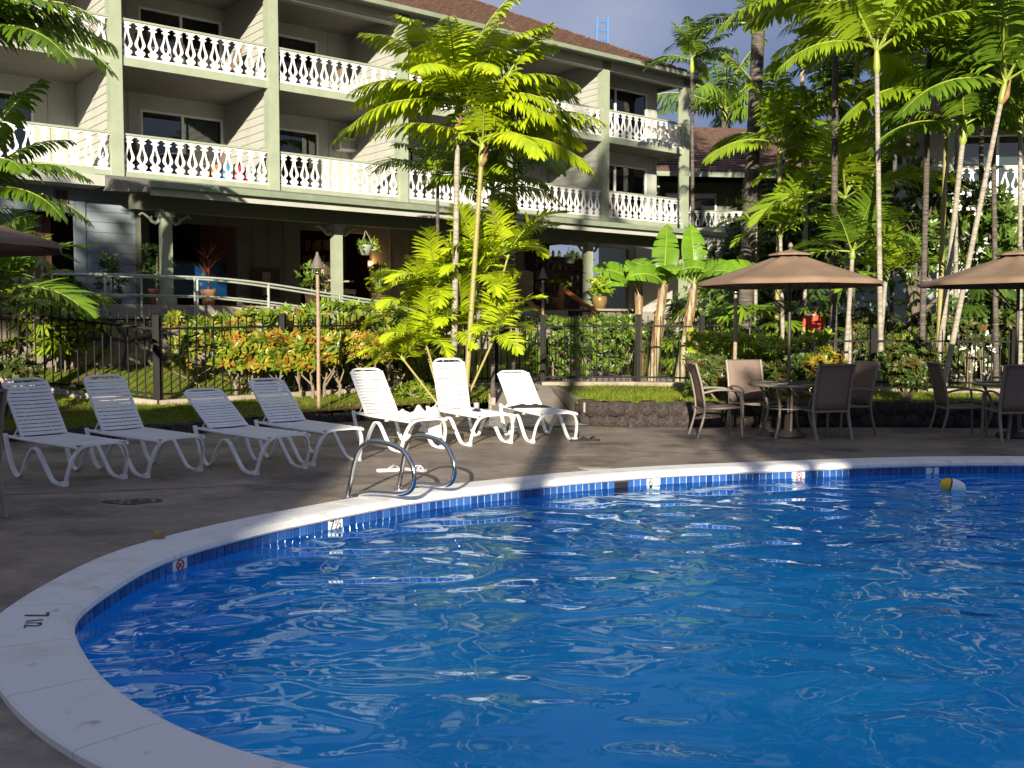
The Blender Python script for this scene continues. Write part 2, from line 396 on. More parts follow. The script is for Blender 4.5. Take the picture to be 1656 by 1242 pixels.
# coping stones, joints between them, rounded nosing over the water
PROF = [(CW, -0.06), (CW, COPE_Z - 0.008), (CW - 0.012, COPE_Z), (0.05, COPE_Z + 0.004), (0.0, COPE_Z - 0.004), (-0.035, COPE_Z - 0.025), (-0.04, COPE_Z - 0.05), (-0.02, COPE_Z - 0.068), (0.06, COPE_Z - 0.07), (0.06, -0.06)]
def coping_mat():
    m, n, b = nodes_of('coping'); b.inputs['Roughness'].default_value = 0.72
    t = n.nodes.new('ShaderNodeTexCoord')
    z = n.nodes.new('ShaderNodeTexNoise'); z.inputs['Scale'].default_value = 1.7; z.inputs['Detail'].default_value = 8; z.inputs['Roughness'].default_value = 0.65
    r = n.nodes.new('ShaderNodeValToRGB'); e = r.color_ramp.elements
    e[0].position = 0.30; e[0].color = (0.58, 0.52, 0.45, 1); e[1].position = 0.47; e[1].color = (0.72, 0.71, 0.70, 1)
    n.links.new(t.outputs['Object'], z.inputs['Vector']); n.links.new(z.outputs['Fac'], r.inputs[0])
    z3 = n.nodes.new('ShaderNodeTexNoise'); z3.inputs['Scale'].default_value = 9; z3.inputs['Detail'].default_value = 6
    r3 = n.nodes.new('ShaderNodeValToRGB'); r3.color_ramp.elements[0].position = 0.24; r3.color_ramp.elements[0].color = (0.45, 0.38, 0.32, 1)
    r3.color_ramp.elements[1].position = 0.36; r3.color_ramp.elements[1].color = (1, 1, 1, 1)
    n.links.new(t.outputs['Object'], z3.inputs['Vector']); n.links.new(z3.outputs['Fac'], r3.inputs[0])
    mm = n.nodes.new('ShaderNodeMixRGB'); mm.blend_type = 'MULTIPLY'; mm.inputs[0].default_value = 0.7
    n.links.new(r.outputs[0], mm.inputs[1]); n.links.new(r3.outputs[0], mm.inputs[2]); n.links.new(mm.outputs[0], b.inputs['Base Color'])
    z2 = n.nodes.new('ShaderNodeTexNoise'); z2.inputs['Scale'].default_value = 45; z2.inputs['Detail'].default_value = 5
    bp = n.nodes.new('ShaderNodeBump'); bp.inputs['Strength'].default_value = 0.35; bp.inputs['Distance'].default_value = 0.008
    n.links.new(t.outputs['Object'], z2.inputs['Vector']); n.links.new(z2.outputs['Fac'], bp.inputs['Height']); n.links.new(bp.outputs[0], b.inputs['Normal'])
    M['coping'] = m
coping_mat()
cop = thing('pool_coping', 'wide white concrete coping rim curving round the blue swimming pool', 'pool rim')
step = 13
for s0 in range(0, NP, step):
    idx = [(s0 + k) % NP for k in range(min(step, NP - s0) + 1)]
    mb = MB(); vs = []; fs = []; k = len(PROF)
    for a, i in enumerate(idx):
        p = LOOP[i]
        if a == 0: p = p.lerp(LOOP[idx[1]], 0.05)
        if a == len(idx) - 1: p = p.lerp(LOOP[idx[-2]], 0.05)
        for (o, z) in PROF: vs.append((p.x + NL[i].x * o, p.y + NL[i].y * o, z))
    for a in range(len(idx) - 1):
        for j in range(k - 1): fs.append((a * k + j, a * k + j + 1, a * k + k + j + 1, a * k + k + j))
    fs += [tuple(range(k)), tuple(reversed(range(len(vs) - k, len(vs))))]
    mb.add(vs, fs, False); mb.build('coping_stone', 'coping', cop)
# joint filler just under the stones
mb = MB(); vs = []; fs = []
for i in range(NP):
    for o, z in ((CW - 0.004, COPE_Z - 0.012), (0.0, COPE_Z - 0.012), (-0.03, COPE_Z - 0.04)): vs.append((LOOP[i].x + NL[i].x * o, LOOP[i].y + NL[i].y * o, z))
for i in range(NP):
    for j in range(2): fs.append((i * 3 + j, i * 3 + j + 1, ((i + 1) % NP) * 3 + j + 1, ((i + 1) % NP) * 3 + j))
mb.add(vs, fs); mb.build('joint_filler', 'concrete_edge', cop)
# waterline tiles
def tile_mat():
    m, n, b = nodes_of('tile_blue'); b.inputs['Roughness'].default_value = 0.18
    oi = n.nodes.new('ShaderNodeObjectInfo'); r = n.nodes.new('ShaderNodeValToRGB'); e = r.color_ramp.elements
    e[0].color = (0.010, 0.045, 0.20, 1); e[1].color = (0.035, 0.115, 0.36, 1)
    n.links.new(oi.outputs['Random'], r.inputs[0])
    t = n.nodes.new('ShaderNodeTexCoord'); z = n.nodes.new('ShaderNodeTexNoise'); z.inputs['Scale'].default_value = 20
    mr = n.nodes.new('ShaderNodeMapRange'); mr.inputs[3].default_value = 0.7; mr.inputs[4].default_value = 1.3
    hs = n.nodes.new('ShaderNodeHueSaturation')
    n.links.new(t.outputs['Object'], z.inputs['Vector']); n.links.new(z.outputs['Fac'], mr.inputs[0]); n.links.new(mr.outputs[0], hs.inputs['Value'])
    n.links.new(r.outputs[0], hs.inputs['Color']); n.links.new(hs.outputs[0], b.inputs['Base Color']); M['tile_blue'] = m
tile_mat()
TS = 0.077; TZ0, TZ1 = -0.116, -0.040
band = thing('waterline_tile_band', 'band of square blue glazed tiles along the waterline under the coping', 'tile band')
tm = MB(); w = TS / 2 - 0.0035; hh = (TZ1 - TZ0) / 2
tm.add([(-w, 0, -hh), (w, 0, -hh), (w, 0, hh), (-w, 0, hh), (-w + .004, -.005, -hh + .004), (w - .004, -.005, -hh + .004), (w - .004, -.005, hh - .004), (-w + .004, -.005, hh - .004)],
       [(4, 5, 6, 7), (0, 1, 5, 4), (1, 2, 6, 5), (2, 3, 7, 6), (3, 0, 4, 7)])
tme = meshof(tm, 'tile', 'tile_blue')
TL = resample(LOOP, TS); TN = normals(TL)
marks = {}
def nearest_tile(px):
    g = gr(px[0], px[1], -0.08); return min(range(len(TL)), key=lambda i: (TL[i] - g).length)
MARKS = [((526, 846), '7½', 'num'), ((1054, 776), '6', 'num6'), ((1498, 757), '3', 'num'), ((272, 909), 'nodive', 'sym'), ((1276, 764), 'nodive', 'sym')]
mk = {nearest_tile(q): (t, k) for q, t, k in MARKS}
skim = nearest_tile((990, 779))
for i, p in enumerate(TL):
    nn = TN[i]; rz = math.atan2(nn.y, nn.x) - math.pi / 2       # tile faces -y local -> into the pool
    if p.x > p.y * .56 or (p.y < 5.2 and p.x > -1.9): continue      # the near wall faces away from the viewpoint
    if i in (skim, skim + 1) or i in mk or (i - 1) in mk: continue
    link('tile', tme, band, (p.x, p.y, (TZ0 + TZ1) / 2), (0, 0, rz))
# grout wall, basin walls and floor
mb = MB(); vs = []; fs = []
for i in range(NP):
    for o, z in ((0.055, -0.035), (0.004, -0.036), (0.004, -0.117), (0.0, -0.80), (-0.25, -1.02)): vs.append((LOOP[i].x + NL[i].x * o, LOOP[i].y + NL[i].y * o, z))
for i in range(NP):
    for j in range(4): fs.append((i * 5 + j, i * 5 + j + 1, ((i + 1) % NP) * 5 + j + 1, ((i + 1) % NP) * 5 + j))
mi = [0, 0, 1, 1] * NP
mb.add(vs, fs, True); mb.mi = mi
fl0 = len(mb.v); mb.v += [(LOOP[i].x - NL[i].x * .25, LOOP[i].y - NL[i].y * .25, -1.02) for i in range(NP)]
mb.v.append((PC.x, PC.y, -1.3))
for i in range(NP): mb.f.append((fl0 + i, fl0 + (i + 1) % NP, fl0 + NP)); mb.sm.append(True); mb.mi.append(1)
mat('pool_paint', (0.0, 0.50, 0.98), 0.6, (0.0, 0.57, 1.0), 1.2)
struct(mb.build('pool_basin', ['grout', 'pool_paint']))
# markers
def text(s, size, parent, loc, rot, mt, name='lettering', ext=0.0008, sx=1.0):
    cu = bpy.data.curves.new(name, 'FONT'); cu.body = s; cu.size = size; cu.extrude = ext
    cu.align_x = 'CENTER'; cu.align_y = 'CENTER'; cu.materials.append(M[mt])
    t = bpy.data.objects.new(name, cu); C.objects.link(t)
    me = bpy.data.meshes.new_from_object(t.evaluated_get(bpy.context.evaluated_depsgraph_get())); me.name = name
    bpy.data.objects.remove(t)
    return link(name, me, parent, loc, rot, (sx, 1, 1))
MLAB = {'7½': 'white depth marker tile reading 7½ in the blue tile band', '6': 'white depth marker tile reading 6 FT beside the skimmer slot', '3': 'white depth marker tile reading 3 behind the floating buoy'}
sy = 0
for i, (t, kd) in mk.items():
    p = TL[i]; nn = TN[i]; rz = math.atan2(nn.y, nn.x) - math.pi / 2
    wd = TS * 2
    p = (TL[i] + TL[(i + 1) % len(TL)]) / 2
    if kd == 'sym':
        lab = ('white no-diving tile with red ring near the curved left end of the pool', 'white no-diving tile with red ring on the far pool wall')[sy]; sy += 1
    else: lab = MLAB[t]
    th = thing('depth_marker' if kd != 'sym' else 'no_diving_marker', lab, 'marker', (p.x, p.y, (TZ0 + TZ1) / 2), rz, 'marker tiles in the pool wall')
    MB().box((0, -.004, 0), (wd - .006, .01, TZ1 - TZ0 - .002)).build('plate', 'tile_white', th)
    if kd == 'sym':
        a = [(.036 * math.cos(u * math.pi / 12), -.011, .033 * math.sin(u * math.pi / 12)) for u in range(24)]
        MB().tube(a, .005, 6, closed=True).build('ring', 'ink_red', th)
        MB().beam((-.025, -.012, .024), (.025, -.012, -.024), .004, .007).build('slash', 'ink_red', th)
        g = MB(); g.tube([(-.012, -.0105, -.008), (0, -.0105, .004), (.014, -.0105, .012)], .005, 6); g.lathe([(0.001, -.007), (.006, -.003), (.006, .003), (.001, .007)], 8, (-.016, -.0105, -.012)); g.build('diver_figure', 'ink_black', th)
    elif kd == 'num6':
        text('6', .105, th, (-.036, -.011, .0), (math.pi / 2, 0, 0), 'ink_black'); text('FT', .05, th, (.032, -.011, .006), (math.pi / 2, 0, 0), 'ink_black')
    else:
        text(t, .105 if t == '3' else .10, th, (0, -.011, .002), (math.pi / 2, 0, 0), 'ink_black')
p = (TL[skim] + TL[(skim + 1) % len(TL)]) / 2; nn = TN[skim]
th = thing('skimmer', 'skimmer slot with its shade painted black in the waterline tiles left of the 6 marker', 'skimmer', (p.x, p.y, -.1), math.atan2(nn.y, nn.x) - math.pi / 2)
g = MB(); g.b2(-.075, .075, -.008, .003, -.1, .045); g.build('throat_shade', 'ink_black', th)  # flat black plate stands in for the shade inside the opening
g = MB(); g.b2(-.082, .082, -.012, .03, .047, .058); g.b2(-.082, -.076, -.008, .03, -.06, .045); g.b2(.076, .082, -.008, .03, -.06, .045); g.build('frame', 'lava', th)
# painted number on the coping itself
q = gr(54, 1006, COPE_Z)
i = min(range(NP), key=lambda k: (LOOP[k] - q).length); nn = NL[i]
th = thing('painted_depth_number', 'black painted depth number 7 1/2 on the white coping', 'marking', (q.x, q.y, COPE_Z + .004), math.atan2(nn.y, nn.x) + math.pi / 2)
text('7', .17, th, (-.11, 0.0, .002), (0, 0, 0), 'ink_black'); text('1/2', .115, th, (.035, 0.0, .002), (0, 0, 0), 'ink_black')

# water
def water_mat():
    m, n, b = nodes_of('water'); n.nodes.remove(b)
    t = n.nodes.new('ShaderNodeTexCoord')
    def noise(sc, det, dist, rot):
        p = n.nodes.new('ShaderNodeMapping'); p.inputs['Scale'].default_value = sc; p.inputs['Rotation'].default_value = (0, 0, rot)
        z = n.nodes.new('ShaderNodeTexNoise'); z.inputs['Scale'].default_value = 1; z.inputs['Detail'].default_value = det; z.inputs['Distortion'].default_value = dist
        z.inputs['Roughness'].default_value = 0.4
        n.links.new(t.outputs['Object'], p.inputs[0]); n.links.new(p.outputs[0], z.inputs['Vector']); return z.outputs['Fac']
    a = noise((1.5, 2.0, 1), 0.5, 1.0, 0.25); c = noise((4.0, 5.0, 1), 0.4, 0.9, -0.4)
    w1 = n.nodes.new('ShaderNodeMath'); w1.operation = 'MULTIPLY_ADD'; w1.inputs[1].default_value = 0.10
    n.links.new(c, w1.inputs[0]); n.links.new(a, w1.inputs[2])
    bp = n.nodes.new('ShaderNodeBump'); bp.inputs['Strength'].default_value = 1.0; bp.inputs['Distance'].default_value = 0.052
    n.links.new(w1.outputs[0], bp.inputs['Height'])
    f = n.nodes.new('ShaderNodeFresnel'); f.inputs[0].default_value = 1.28; n.links.new(bp.outputs[0], f.inputs['Normal'])
    g = n.nodes.new('ShaderNodeBsdfGlossy'); g.inputs['Roughness'].default_value = 0.02; g.inputs['Color'].default_value = (0.74, 0.88, 1.0, 1); n.links.new(bp.outputs[0], g.inputs['Normal'])
    rf = n.nodes.new('ShaderNodeBsdfRefraction'); rf.inputs['IOR'].default_value = 1.33; rf.inputs['Roughness'].default_value = 0.0
    rf.inputs['Color'].default_value = (0.84, 1.0, 1.0, 1); n.links.new(bp.outputs[0], rf.inputs['Normal'])
    tr = n.nodes.new('ShaderNodeBsdfTransparent'); tr.inputs[0].default_value = (0.84, 1.0, 1.0, 1)
    m1 = n.nodes.new('ShaderNodeMixShader'); m1.inputs[0].default_value = 0.3
    n.links.new(tr.outputs[0], m1.inputs[1]); n.links.new(rf.outputs[0], m1.inputs[2])
    m2 = n.nodes.new('ShaderNodeMixShader'); n.links.new(f.outputs[0], m2.inputs[0])
    n.links.new(m1.outputs[0], m2.inputs[1]); n.links.new(g.outputs[0], m2.inputs[2])
    n.links.new(m2.outputs[0], n.nodes['Material Output'].inputs['Surface']); M['water'] = m
water_mat()
mb = MB(); mb.v = [(p.x + NL[i].x * .002, p.y + NL[i].y * .002, WATER_Z) for i, p in enumerate(LOOP)] + [(PC.x, PC.y, WATER_Z)]
for i in range(NP): mb.f.append((i, (i + 1) % NP, NP)); mb.sm.append(True); mb.mi.append(0)
wm = mb.build('water', 'water'); struct(wm)
import bmesh
bm = bmesh.new(); bm.from_mesh(wm.data); bmesh.ops.recalc_face_normals(bm, faces=bm.faces)
if bm.faces[0].normal.z < 0: bmesh.ops.reverse_faces(bm, faces=bm.faces)
bm.to_mesh(wm.data); bm.free()

# ------------------------------------------------------------------ deck: one sheet with the pool cut out of it, out to the horizon
def deck_mat():
    m, n, b = nodes_of('deck'); b.inputs['Roughness'].default_value = 0.62
    t = n.nodes.new('ShaderNodeTexCoord')
    def nz(sc, det=6, rough=.6, st=None):
        z = n.nodes.new('ShaderNodeTexNoise'); z.inputs['Scale'].default_value = sc; z.inputs['Detail'].default_value = det; z.inputs['Roughness'].default_value = rough
        s = t.outputs['Object']
        if st:
            p = n.nodes.new('ShaderNodeMapping'); p.inputs['Scale'].default_value = st; p.inputs['Rotation'].default_value = (0, 0, .25); n.links.new(s, p.inputs[0]); s = p.outputs[0]
        n.links.new(s, z.inputs['Vector']); return z.outputs['Fac']
    r = n.nodes.new('ShaderNodeValToRGB'); e = r.color_ramp.elements
    e[0].position = .30; e[0].color = (0.145, 0.118, 0.098, 1); e[1].position = .68; e[1].color = (0.30, 0.24, 0.19, 1)
    n.links.new(nz(.7, 8, .65), r.inputs[0])
    r2 = n.nodes.new('ShaderNodeValToRGB'); e = r2.color_ramp.elements
    e[0].position = .33; e[0].color = (0.36, 0.33, 0.31, 1); e[1].position = .50; e[1].color = (1, 1, 1, 1)
    n.links.new(nz(.9, 6, .65, (1, 1.25, 1)), r2.inputs[0])
    r3 = n.nodes.new('ShaderNodeValToRGB'); e = r3.color_ramp.elements
    e[0].position = .58; e[0].color = (1, 1, 1, 1); e[1].position = .72; e[1].color = (1.5, 1.42, 1.34, 1)
    n.links.new(nz(1.6, 5, .6, (1, 1.2, 1)), r3.inputs[0])
    mm = n.nodes.new('ShaderNodeMixRGB'); mm.blend_type = 'MULTIPLY'; mm.inputs[0].default_value = 1
    n.links.new(r.outputs[0], mm.inputs[1]); n.links.new(r2.outputs[0], mm.inputs[2])
    m3 = n.nodes.new('ShaderNodeMixRGB'); m3.blend_type = 'MULTIPLY'; m3.inputs[0].default_value = 1
    n.links.new(mm.outputs[0], m3.inputs[1]); n.links.new(r3.outputs[0], m3.inputs[2])
    mid = nz(7, 5, .7); rm = n.nodes.new('ShaderNodeMapRange'); rm.inputs[1].default_value = .3; rm.inputs[2].default_value = .7; rm.inputs[3].default_value = .78; rm.inputs[4].default_value = 1.22; n.links.new(mid, rm.inputs[0])
    h0 = n.nodes.new('ShaderNodeHueSaturation'); n.links.new(rm.outputs[0], h0.inputs['Value']); n.links.new(m3.outputs[0], h0.inputs['Color']); m3 = h0
    fine = nz(60, 3); rr = n.nodes.new('ShaderNodeMapRange'); rr.inputs[3].default_value = .72; rr.inputs[4].default_value = 1.28; n.links.new(fine, rr.inputs[0])
    hs = n.nodes.new('ShaderNodeHueSaturation'); n.links.new(rr.outputs[0], hs.inputs['Value']); n.links.new(m3.outputs[0], hs.inputs['Color'])
    n.links.new(hs.outputs[0], b.inputs['Base Color'])
    bp = n.nodes.new('ShaderNodeBump'); bp.inputs['Strength'].default_value = .35; bp.inputs['Distance'].default_value = .01
    n.links.new(nz(26, 6), bp.inputs['Height']); n.links.new(bp.outputs[0], b.inputs['Normal'])
    M['deck'] = m
deck_mat()
mb = MB(); vs = []; fs = []
OUT = [(LOOP[i] + NL[i] * (CW - .001)) for i in range(NP)]
sc = [1.0]
for k, rr in enumerate((0, 3, 12, 60, 400)):
    for i in range(NP):
        d = (OUT[i] - PC); q = OUT[i] + d.normalized() * rr
        vs.append((q.x, q.y, 0.0 if rr < 13 else (-0.0)))
for k in range(4):
    for i in range(NP): fs.append((k * NP + i, k * NP + (i + 1) % NP, (k + 1) * NP + (i + 1) % NP, (k + 1) * NP + i))
mb.add(vs, fs); struct(mb.build('pool_deck', 'deck'))
# ------------------------------------------------------------------ garden ground
def tz(x, y):
    f = 0.14 + 0.17 * smooth01((y - 14) / 5.5)
    f = f + (0.33 - f) * smooth01((x + 0.2) / 1.0)
    p = FN.x * x + FN.y * y
    return f + 0.68 * smooth01((p - 16.8) / 3.0) + 0.012 * math.sin(x * 2.1) * math.cos(y * 1.7)
def lawn_mat():
    m, n, b = nodes_of('lawn'); b.inputs['Roughness'].default_value = .9; b.inputs['Specular IOR Level'].default_value = .2
    t = n.nodes.new('ShaderNodeTexCoord')
    z = n.nodes.new('ShaderNodeTexNoise'); z.inputs['Scale'].default_value = 1.1; z.inputs['Detail'].default_value = 9; z.inputs['Roughness'].default_value = .7
    r = n.nodes.new('ShaderNodeValToRGB'); e = r.color_ramp.elements; e.new(.5)
    e[0].position = .33; e[0].color = (.16, .09, .05, 1); e[1].position = .46; e[1].color = (.10, .13, .015, 1); e[2].position = .68; e[2].color = (.17, .20, .018, 1)
    n.links.new(t.outputs['Object'], z.inputs['Vector']); n.links.new(z.outputs['Fac'], r.inputs[0]); n.links.new(r.outputs[0], b.inputs['Base Color'])
    z2 = n.nodes.new('ShaderNodeTexNoise'); z2.inputs['Scale'].default_value = 40; z2.inputs['Detail'].default_value = 5
    bp = n.nodes.new('ShaderNodeBump'); bp.inputs['Strength'].default_value = .9; bp.inputs['Distance'].default_value = .03
    n.links.new(t.outputs['Object'], z2.inputs['Vector']); n.links.new(z2.outputs['Fac'], bp.inputs['Height']); n.links.new(bp.outputs[0], b.inputs['Normal']); M['lawn'] = m
lawn_mat()
def interp(T, x):
    if x <= T[0][0]: return T[0][1]
    for (a, b), (c, d) in zip(T, T[1:]):
        if x <= c: return b + (d - b) * (x - a) / (c - a)
    return T[-1][1]
KL = [(-40, 12.4), (-8, 13.3), (-6, 13.5), (-4.75, 14.1), (-4.0, 15.2), (-2.5, 16.4), (-.8, 17.5), (-.35, 18.6)]
KR = [(1.15, 15.7), (1.45, 15.45), (6, 15.4), (9, 15.2), (60, 14.6)]
YF = 20.6
def strip(name, xs, front, back, rows, mt, lift=0.0):
    mb = MB(); vs = []; fs = []
    for x in xs:
        a = front(x); b = back(x)
        for k in range(rows + 1):
            t = k / rows
            X = a[0] + (b[0] - a[0]) * t; Y = a[1] + (b[1] - a[1]) * t
            vs.append((X, Y, tz(X, Y) + lift))
    n = rows + 1
    for i in range(len(xs) - 1):
        for k in range(rows): fs.append((i * n + k, i * n + n + k, i * n + n + k + 1, i * n + k + 1))
    mb.add(vs, fs, True); return mb.build(name, mt)
def frange(a, b, s):
    n = int(math.ceil((b - a) / s)); return [a + (b - a) * i / n for i in range(n + 1)]
struct(strip('lawn_bed', frange(-40, -8, 2) + frange(-7.7, -.35, .3), lambda x: (x, interp(KL, x)), lambda x: (x, YF), 18, 'lawn'))
struct(strip('lawn_bed', frange(1.15, 9, .3) + frange(9.5, 60, 3), lambda x: (x, interp(KR, x)), lambda x: (x - .4 * max(0, 1 - (x - 1.15) / 2), YF), 14, 'lawn'))
struct(strip('garden_lawn', frange(-40, -10, 2) + frange(-9.5, 14, .5) + frange(15, 80, 4), lambda x: (x, YF), lambda x: (x, 30), 24, 'lawn'))
struct(strip('garden_lawn', frange(-60, 110, 5), lambda x: (x, 30), lambda x: (x, 200), 16, 'lawn'))
# path from the deck through the gate to the stairs
pl = [((-.35, 15.0), (1.16, 15.6), 0.004), ((-.36, 18.5), (.95, 17.5), .10), ((-.36, 20.0), (.78, 19.6), .27), ((-.30, 20.6), (.80, 20.6), None), ((.1, 21.6), (1.6, 21.2), None), ((1.2, 23.0), (4.2, 22.2), None), ((1.6, 24.6), (4.4, 24.2), None)]
mb = MB(); vs = []; fs = []
for a, b, z in pl:
    for k in range(7):
        t = k / 6; X = a[0] + (b[0] - a[0]) * t; Y = a[1] + (b[1] - a[1]) * t
        vs.append((X, Y, (z if z is not None else tz(X, Y)) + .012))
for i in range(len(pl) - 1):
    for k in range(6): fs.append((i * 7 + k, i * 7 + k + 1, i * 7 + 8 + k, i * 7 + 7 + k))
mb.add(vs, fs, True); struct(mb.build('path', 'path'))
# edging where the lawns stand above the path
for xa, ya, xb, yb in ((1.16, 15.7, .80, 20.55), (-.36, 18.4, -.36, 20.55)):
    mb = MB(); n = 8; vs = []
    for i in range(n + 1):
        t = i / n; X = xa + (xb - xa) * t; Y = ya + (yb - ya) * t; z = tz(X, Y)
        vs += [(X - .06, Y, -.05), (X - .06, Y, z + .02), (X + .06, Y, z + .02), (X + .06, Y, -.05)]
    fs = []
    for i in range(n):
        for j in range(3): fs.append((i * 4 + j, i * 4 + 4 + j, i * 4 + 5 + j, i * 4 + 1 + j))
    mb.add(vs, fs + [(0, 1, 2, 3)]); struct(mb.build('path_edging', 'concrete_edge'))
# second path far right behind the fence
mb = MB(); q = [(5.6, 20.5), (9, 21.5), (14, 23)]
vs = []
for (x, y) in q: vs += [(x, y, tz(x, y) + .02), (x + .2, y + 1.2, tz(x + .2, y + 1.2) + .02)]
mb.add(vs, [(0, 2, 3, 1), (2, 4, 5, 3)]); struct(mb.build('path', 'path'))

# low dark lava kerbs: rough blocks laid side by side
random.seed(4)
def rock(rng, sx, sy, sz):
    vs = []
    for k, z in enumerate((-.5, 0, .5)):
        f = (0.92, 1.05, 0.8)[k]
        for a in range(7):
            u = 2 * math.pi * a / 7; e = 0.5 * f * (1 + rng.uniform(-.14, .14))
            cx = max(-.5, min(.5, math.cos(u) * e * 1.3)); cy = max(-.5, min(.5, math.sin(u) * e * 1.3))
            vs.append((cx * sx, cy * sy, (z + rng.uniform(-.08, .08)) * sz))
    fs = [tuple(range(6, -1, -1)), tuple(range(14, 21))]
    for r in (0, 7):
        for a in range(7): fs.append((r + a, r + (a + 1) % 7, r + 7 + (a + 1) % 7, r + 7 + a))
    return vs, fs
rocks = []
for k in range(8):
    mb = MB(); mb.add(*rock(random.Random(k), 1, 1, 1), True); rocks.append(meshof(mb, 'stone', 'lava'))
def kerb(name, label, line, z0, z1, wid, size):
    th = thing(name, label, 'wall')
    pts = resample_open(line, size)
    back = MB(); pv = []; 
    for i, p in enumerate(pts):
        t = (pts[min(i + 1, len(pts) - 1)] - pts[max(i - 1, 0)]).normalized(); nn = Vector((-t.y, t.x, 0))
        back_p = p + nn * (wid * .5)
        pv += [(back_p.x - nn.x * wid * .3, back_p.y - nn.y * wid * .3, z0 - .05), (back_p.x - nn.x * wid * .3, back_p.y - nn.y * wid * .3, z1 - .04), (back_p.x + nn.x * wid * .5, back_p.y + nn.y * wid * .5, z1 - .03)]
        rows = max(1, int(round((z1 - z0) / .17)))
        for r in range(rows):
            h = (z1 - z0) / rows
            sxx = size * random.uniform(1.0, 1.25)
            link('stone', random.choice(rocks), th, (back_p.x + t.x * (r % 2) * size * .5 + random.uniform(-.02, .02), back_p.y + t.y * (r % 2) * size * .5 + random.uniform(-.03, .03), z0 + h * (r + .5) + random.uniform(-.012, .012)),
                 (0, 0, math.atan2(t.y, t.x) + random.choice((0, math.pi)) + random.uniform(-.12, .12)), (sxx, wid * random.uniform(.9, 1.1), h * 1.12))
    fs = []
    for i in range(len(pts) - 1):
        fs += [(i * 3, i * 3 + 3, i * 3 + 4, i * 3 + 1), (i * 3 + 1, i * 3 + 4, i * 3 + 5, i * 3 + 2)]
    back.add(pv, fs); back.build('rubble_fill', 'lava', th)
    return th
def resample_open(P, step):
    P = [Vector(p) for p in P]; out = []; d = 0
    L = sum((b - a).length for a, b in zip(P, P[1:])); n = max(1, int(round(L / step)))
    for k in range(n + 1):
        s = L * k / n; acc = 0
        for a, b in zip(P, P[1:]):
            l = (b - a).length
            if s <= acc + l + 1e-6: out.append(a.lerp(b, (s - acc) / l)); break
            acc += l
    return out
kerb('lava_rock_wall', 'low dark lava rock retaining wall behind the brown patio chairs', [(.98, 16.2, 0), (1.12, 15.62, 0), (1.5, 15.4, 0), (6, 15.34, 0), (9.4, 15.1, 0)], 0, .36, .24, .24)
kerb('lava_kerb', 'low dark lava kerb along the shaded lawn behind the white loungers', [(-9.5, 13.15, 0), (-8, 13.25, 0), (-6, 13.45, 0), (-4.75, 14.05, 0), (-4.0, 15.15, 0), (-2.5, 16.35, 0)], 0, .15, .2, .26)
# concrete footing under the fence
# ------------------------------------------------------------------ main hotel block
Z2, Z3, ZE = 5.02, 7.60, 10.0
TER = 1.95
hotel = thing('hotel_block', 'pale green three-storey hotel wing with white sawn baluster balconies', 'building', (ORG.x, ORG.y, 0), ANG)
def bal_mesh(name='baluster'):
    # (height, half width, half hole)
    S = [(0, .115, 0), (.03, .115, 0), (.045, .075, 0), (.07, .065, 0), (.10, .10, 0), (.135, .115, 0), (.165, .10, 0), (.19, .06, 0), (.215, .055, .004),
         (.25, .095, .028), (.30, .12, .052), (.35, .118, .056), (.41, .095, .044), (.48, .066, .028), (.55, .048, .012), (.60, .040, .0), (.65, .038, 0), (.668, .085, 0), (.695, .09, 0), (.71, .045, 0), (.735, .05, 0), (.755, .10, 0), (.80, .105, 0)]
    mb = MB(); t = .016
    for sgn in (-1, 1):
        vs = []; fs = []
        for z, w, h in S:
            a = sgn * max(h, .0); b = sgn * w
            vs += [(a, -t, z), (b, -t, z), (b, t, z), (a, t, z)]
        for i in range(len(S) - 1):
            o = i * 4
            q = [(o, o + 1, o + 5, o + 4), (o + 1, o + 2, o + 6, o + 5), (o + 2, o + 3, o + 7, o + 6)]
            if S[i][2] > 0 or S[i + 1][2] > 0: q.append((o + 3, o, o + 4, o + 7))
            if sgn < 0: q = [tuple(reversed(k)) for k in q]
            fs += q
        mb.add(vs, fs)
    return meshof(mb, name, 'white_paint')
BAL = bal_mesh()
def balustrade(parent, p, q, z, n=None):
    """rails and sawn balusters from p to q (local xy), rail bottom at z"""
    p = Vector((*p, 0)); q = Vector((*q, 0)); d = q - p; L = d.length; a = math.atan2(d.y, d.x)
    g = MB(); g.beam(p + Vector((0, 0, z + .87)), q + Vector((0, 0, z + .87)), .10, .045); g.build('hand_rail', 'sage', parent)
    g = MB(); g.beam(p + Vector((0, 0, z + .055)), q + Vector((0, 0, z + .055)), .045, .05); g.build('bottom_rail', 'white_paint', parent)
    g = MB(); g.beam(p + Vector((0, 0, z + .835)), q + Vector((0, 0, z + .835)), .045, .03); g.build('top_rail', 'white_paint', parent)
    n = n or int(round(L / .285)); st = L / n
    for i in range(n):
        c = p + d * ((i + .5) / n)
        link('baluster', BAL, parent, (c.x, c.y, z + .035), (0, 0, a), (min(1.0, st / .285), 1, 1))
DB = 2.6
PTS = [-1.42 * BAY] + [k * BAY for k in range(0, 6)]
BAYS = list(zip(PTS, PTS[1:]))
# posts
g0 = MB(); g0.b2(-.135, .135, -.135, .135, Z2 - .35, ZE - .22); pm = meshof(g0, 'post', 'sage')
for s in PTS[1:]:
    link('post', pm, hotel, (s, 0, 0))
    gg = MB(); gg.tube([(s + .17, .02, Z2 - .3), (s + .17, .02, ZE - .5)], .03, 6); 
    if s == 0: gg.build('downpipe', 'sage', hotel)
    g = MB(); g.b2(s - .17, s + .17, -.17, .17, ZE - .225, ZE - .02); g.build('post_cap', 'wall_shaded', hotel)
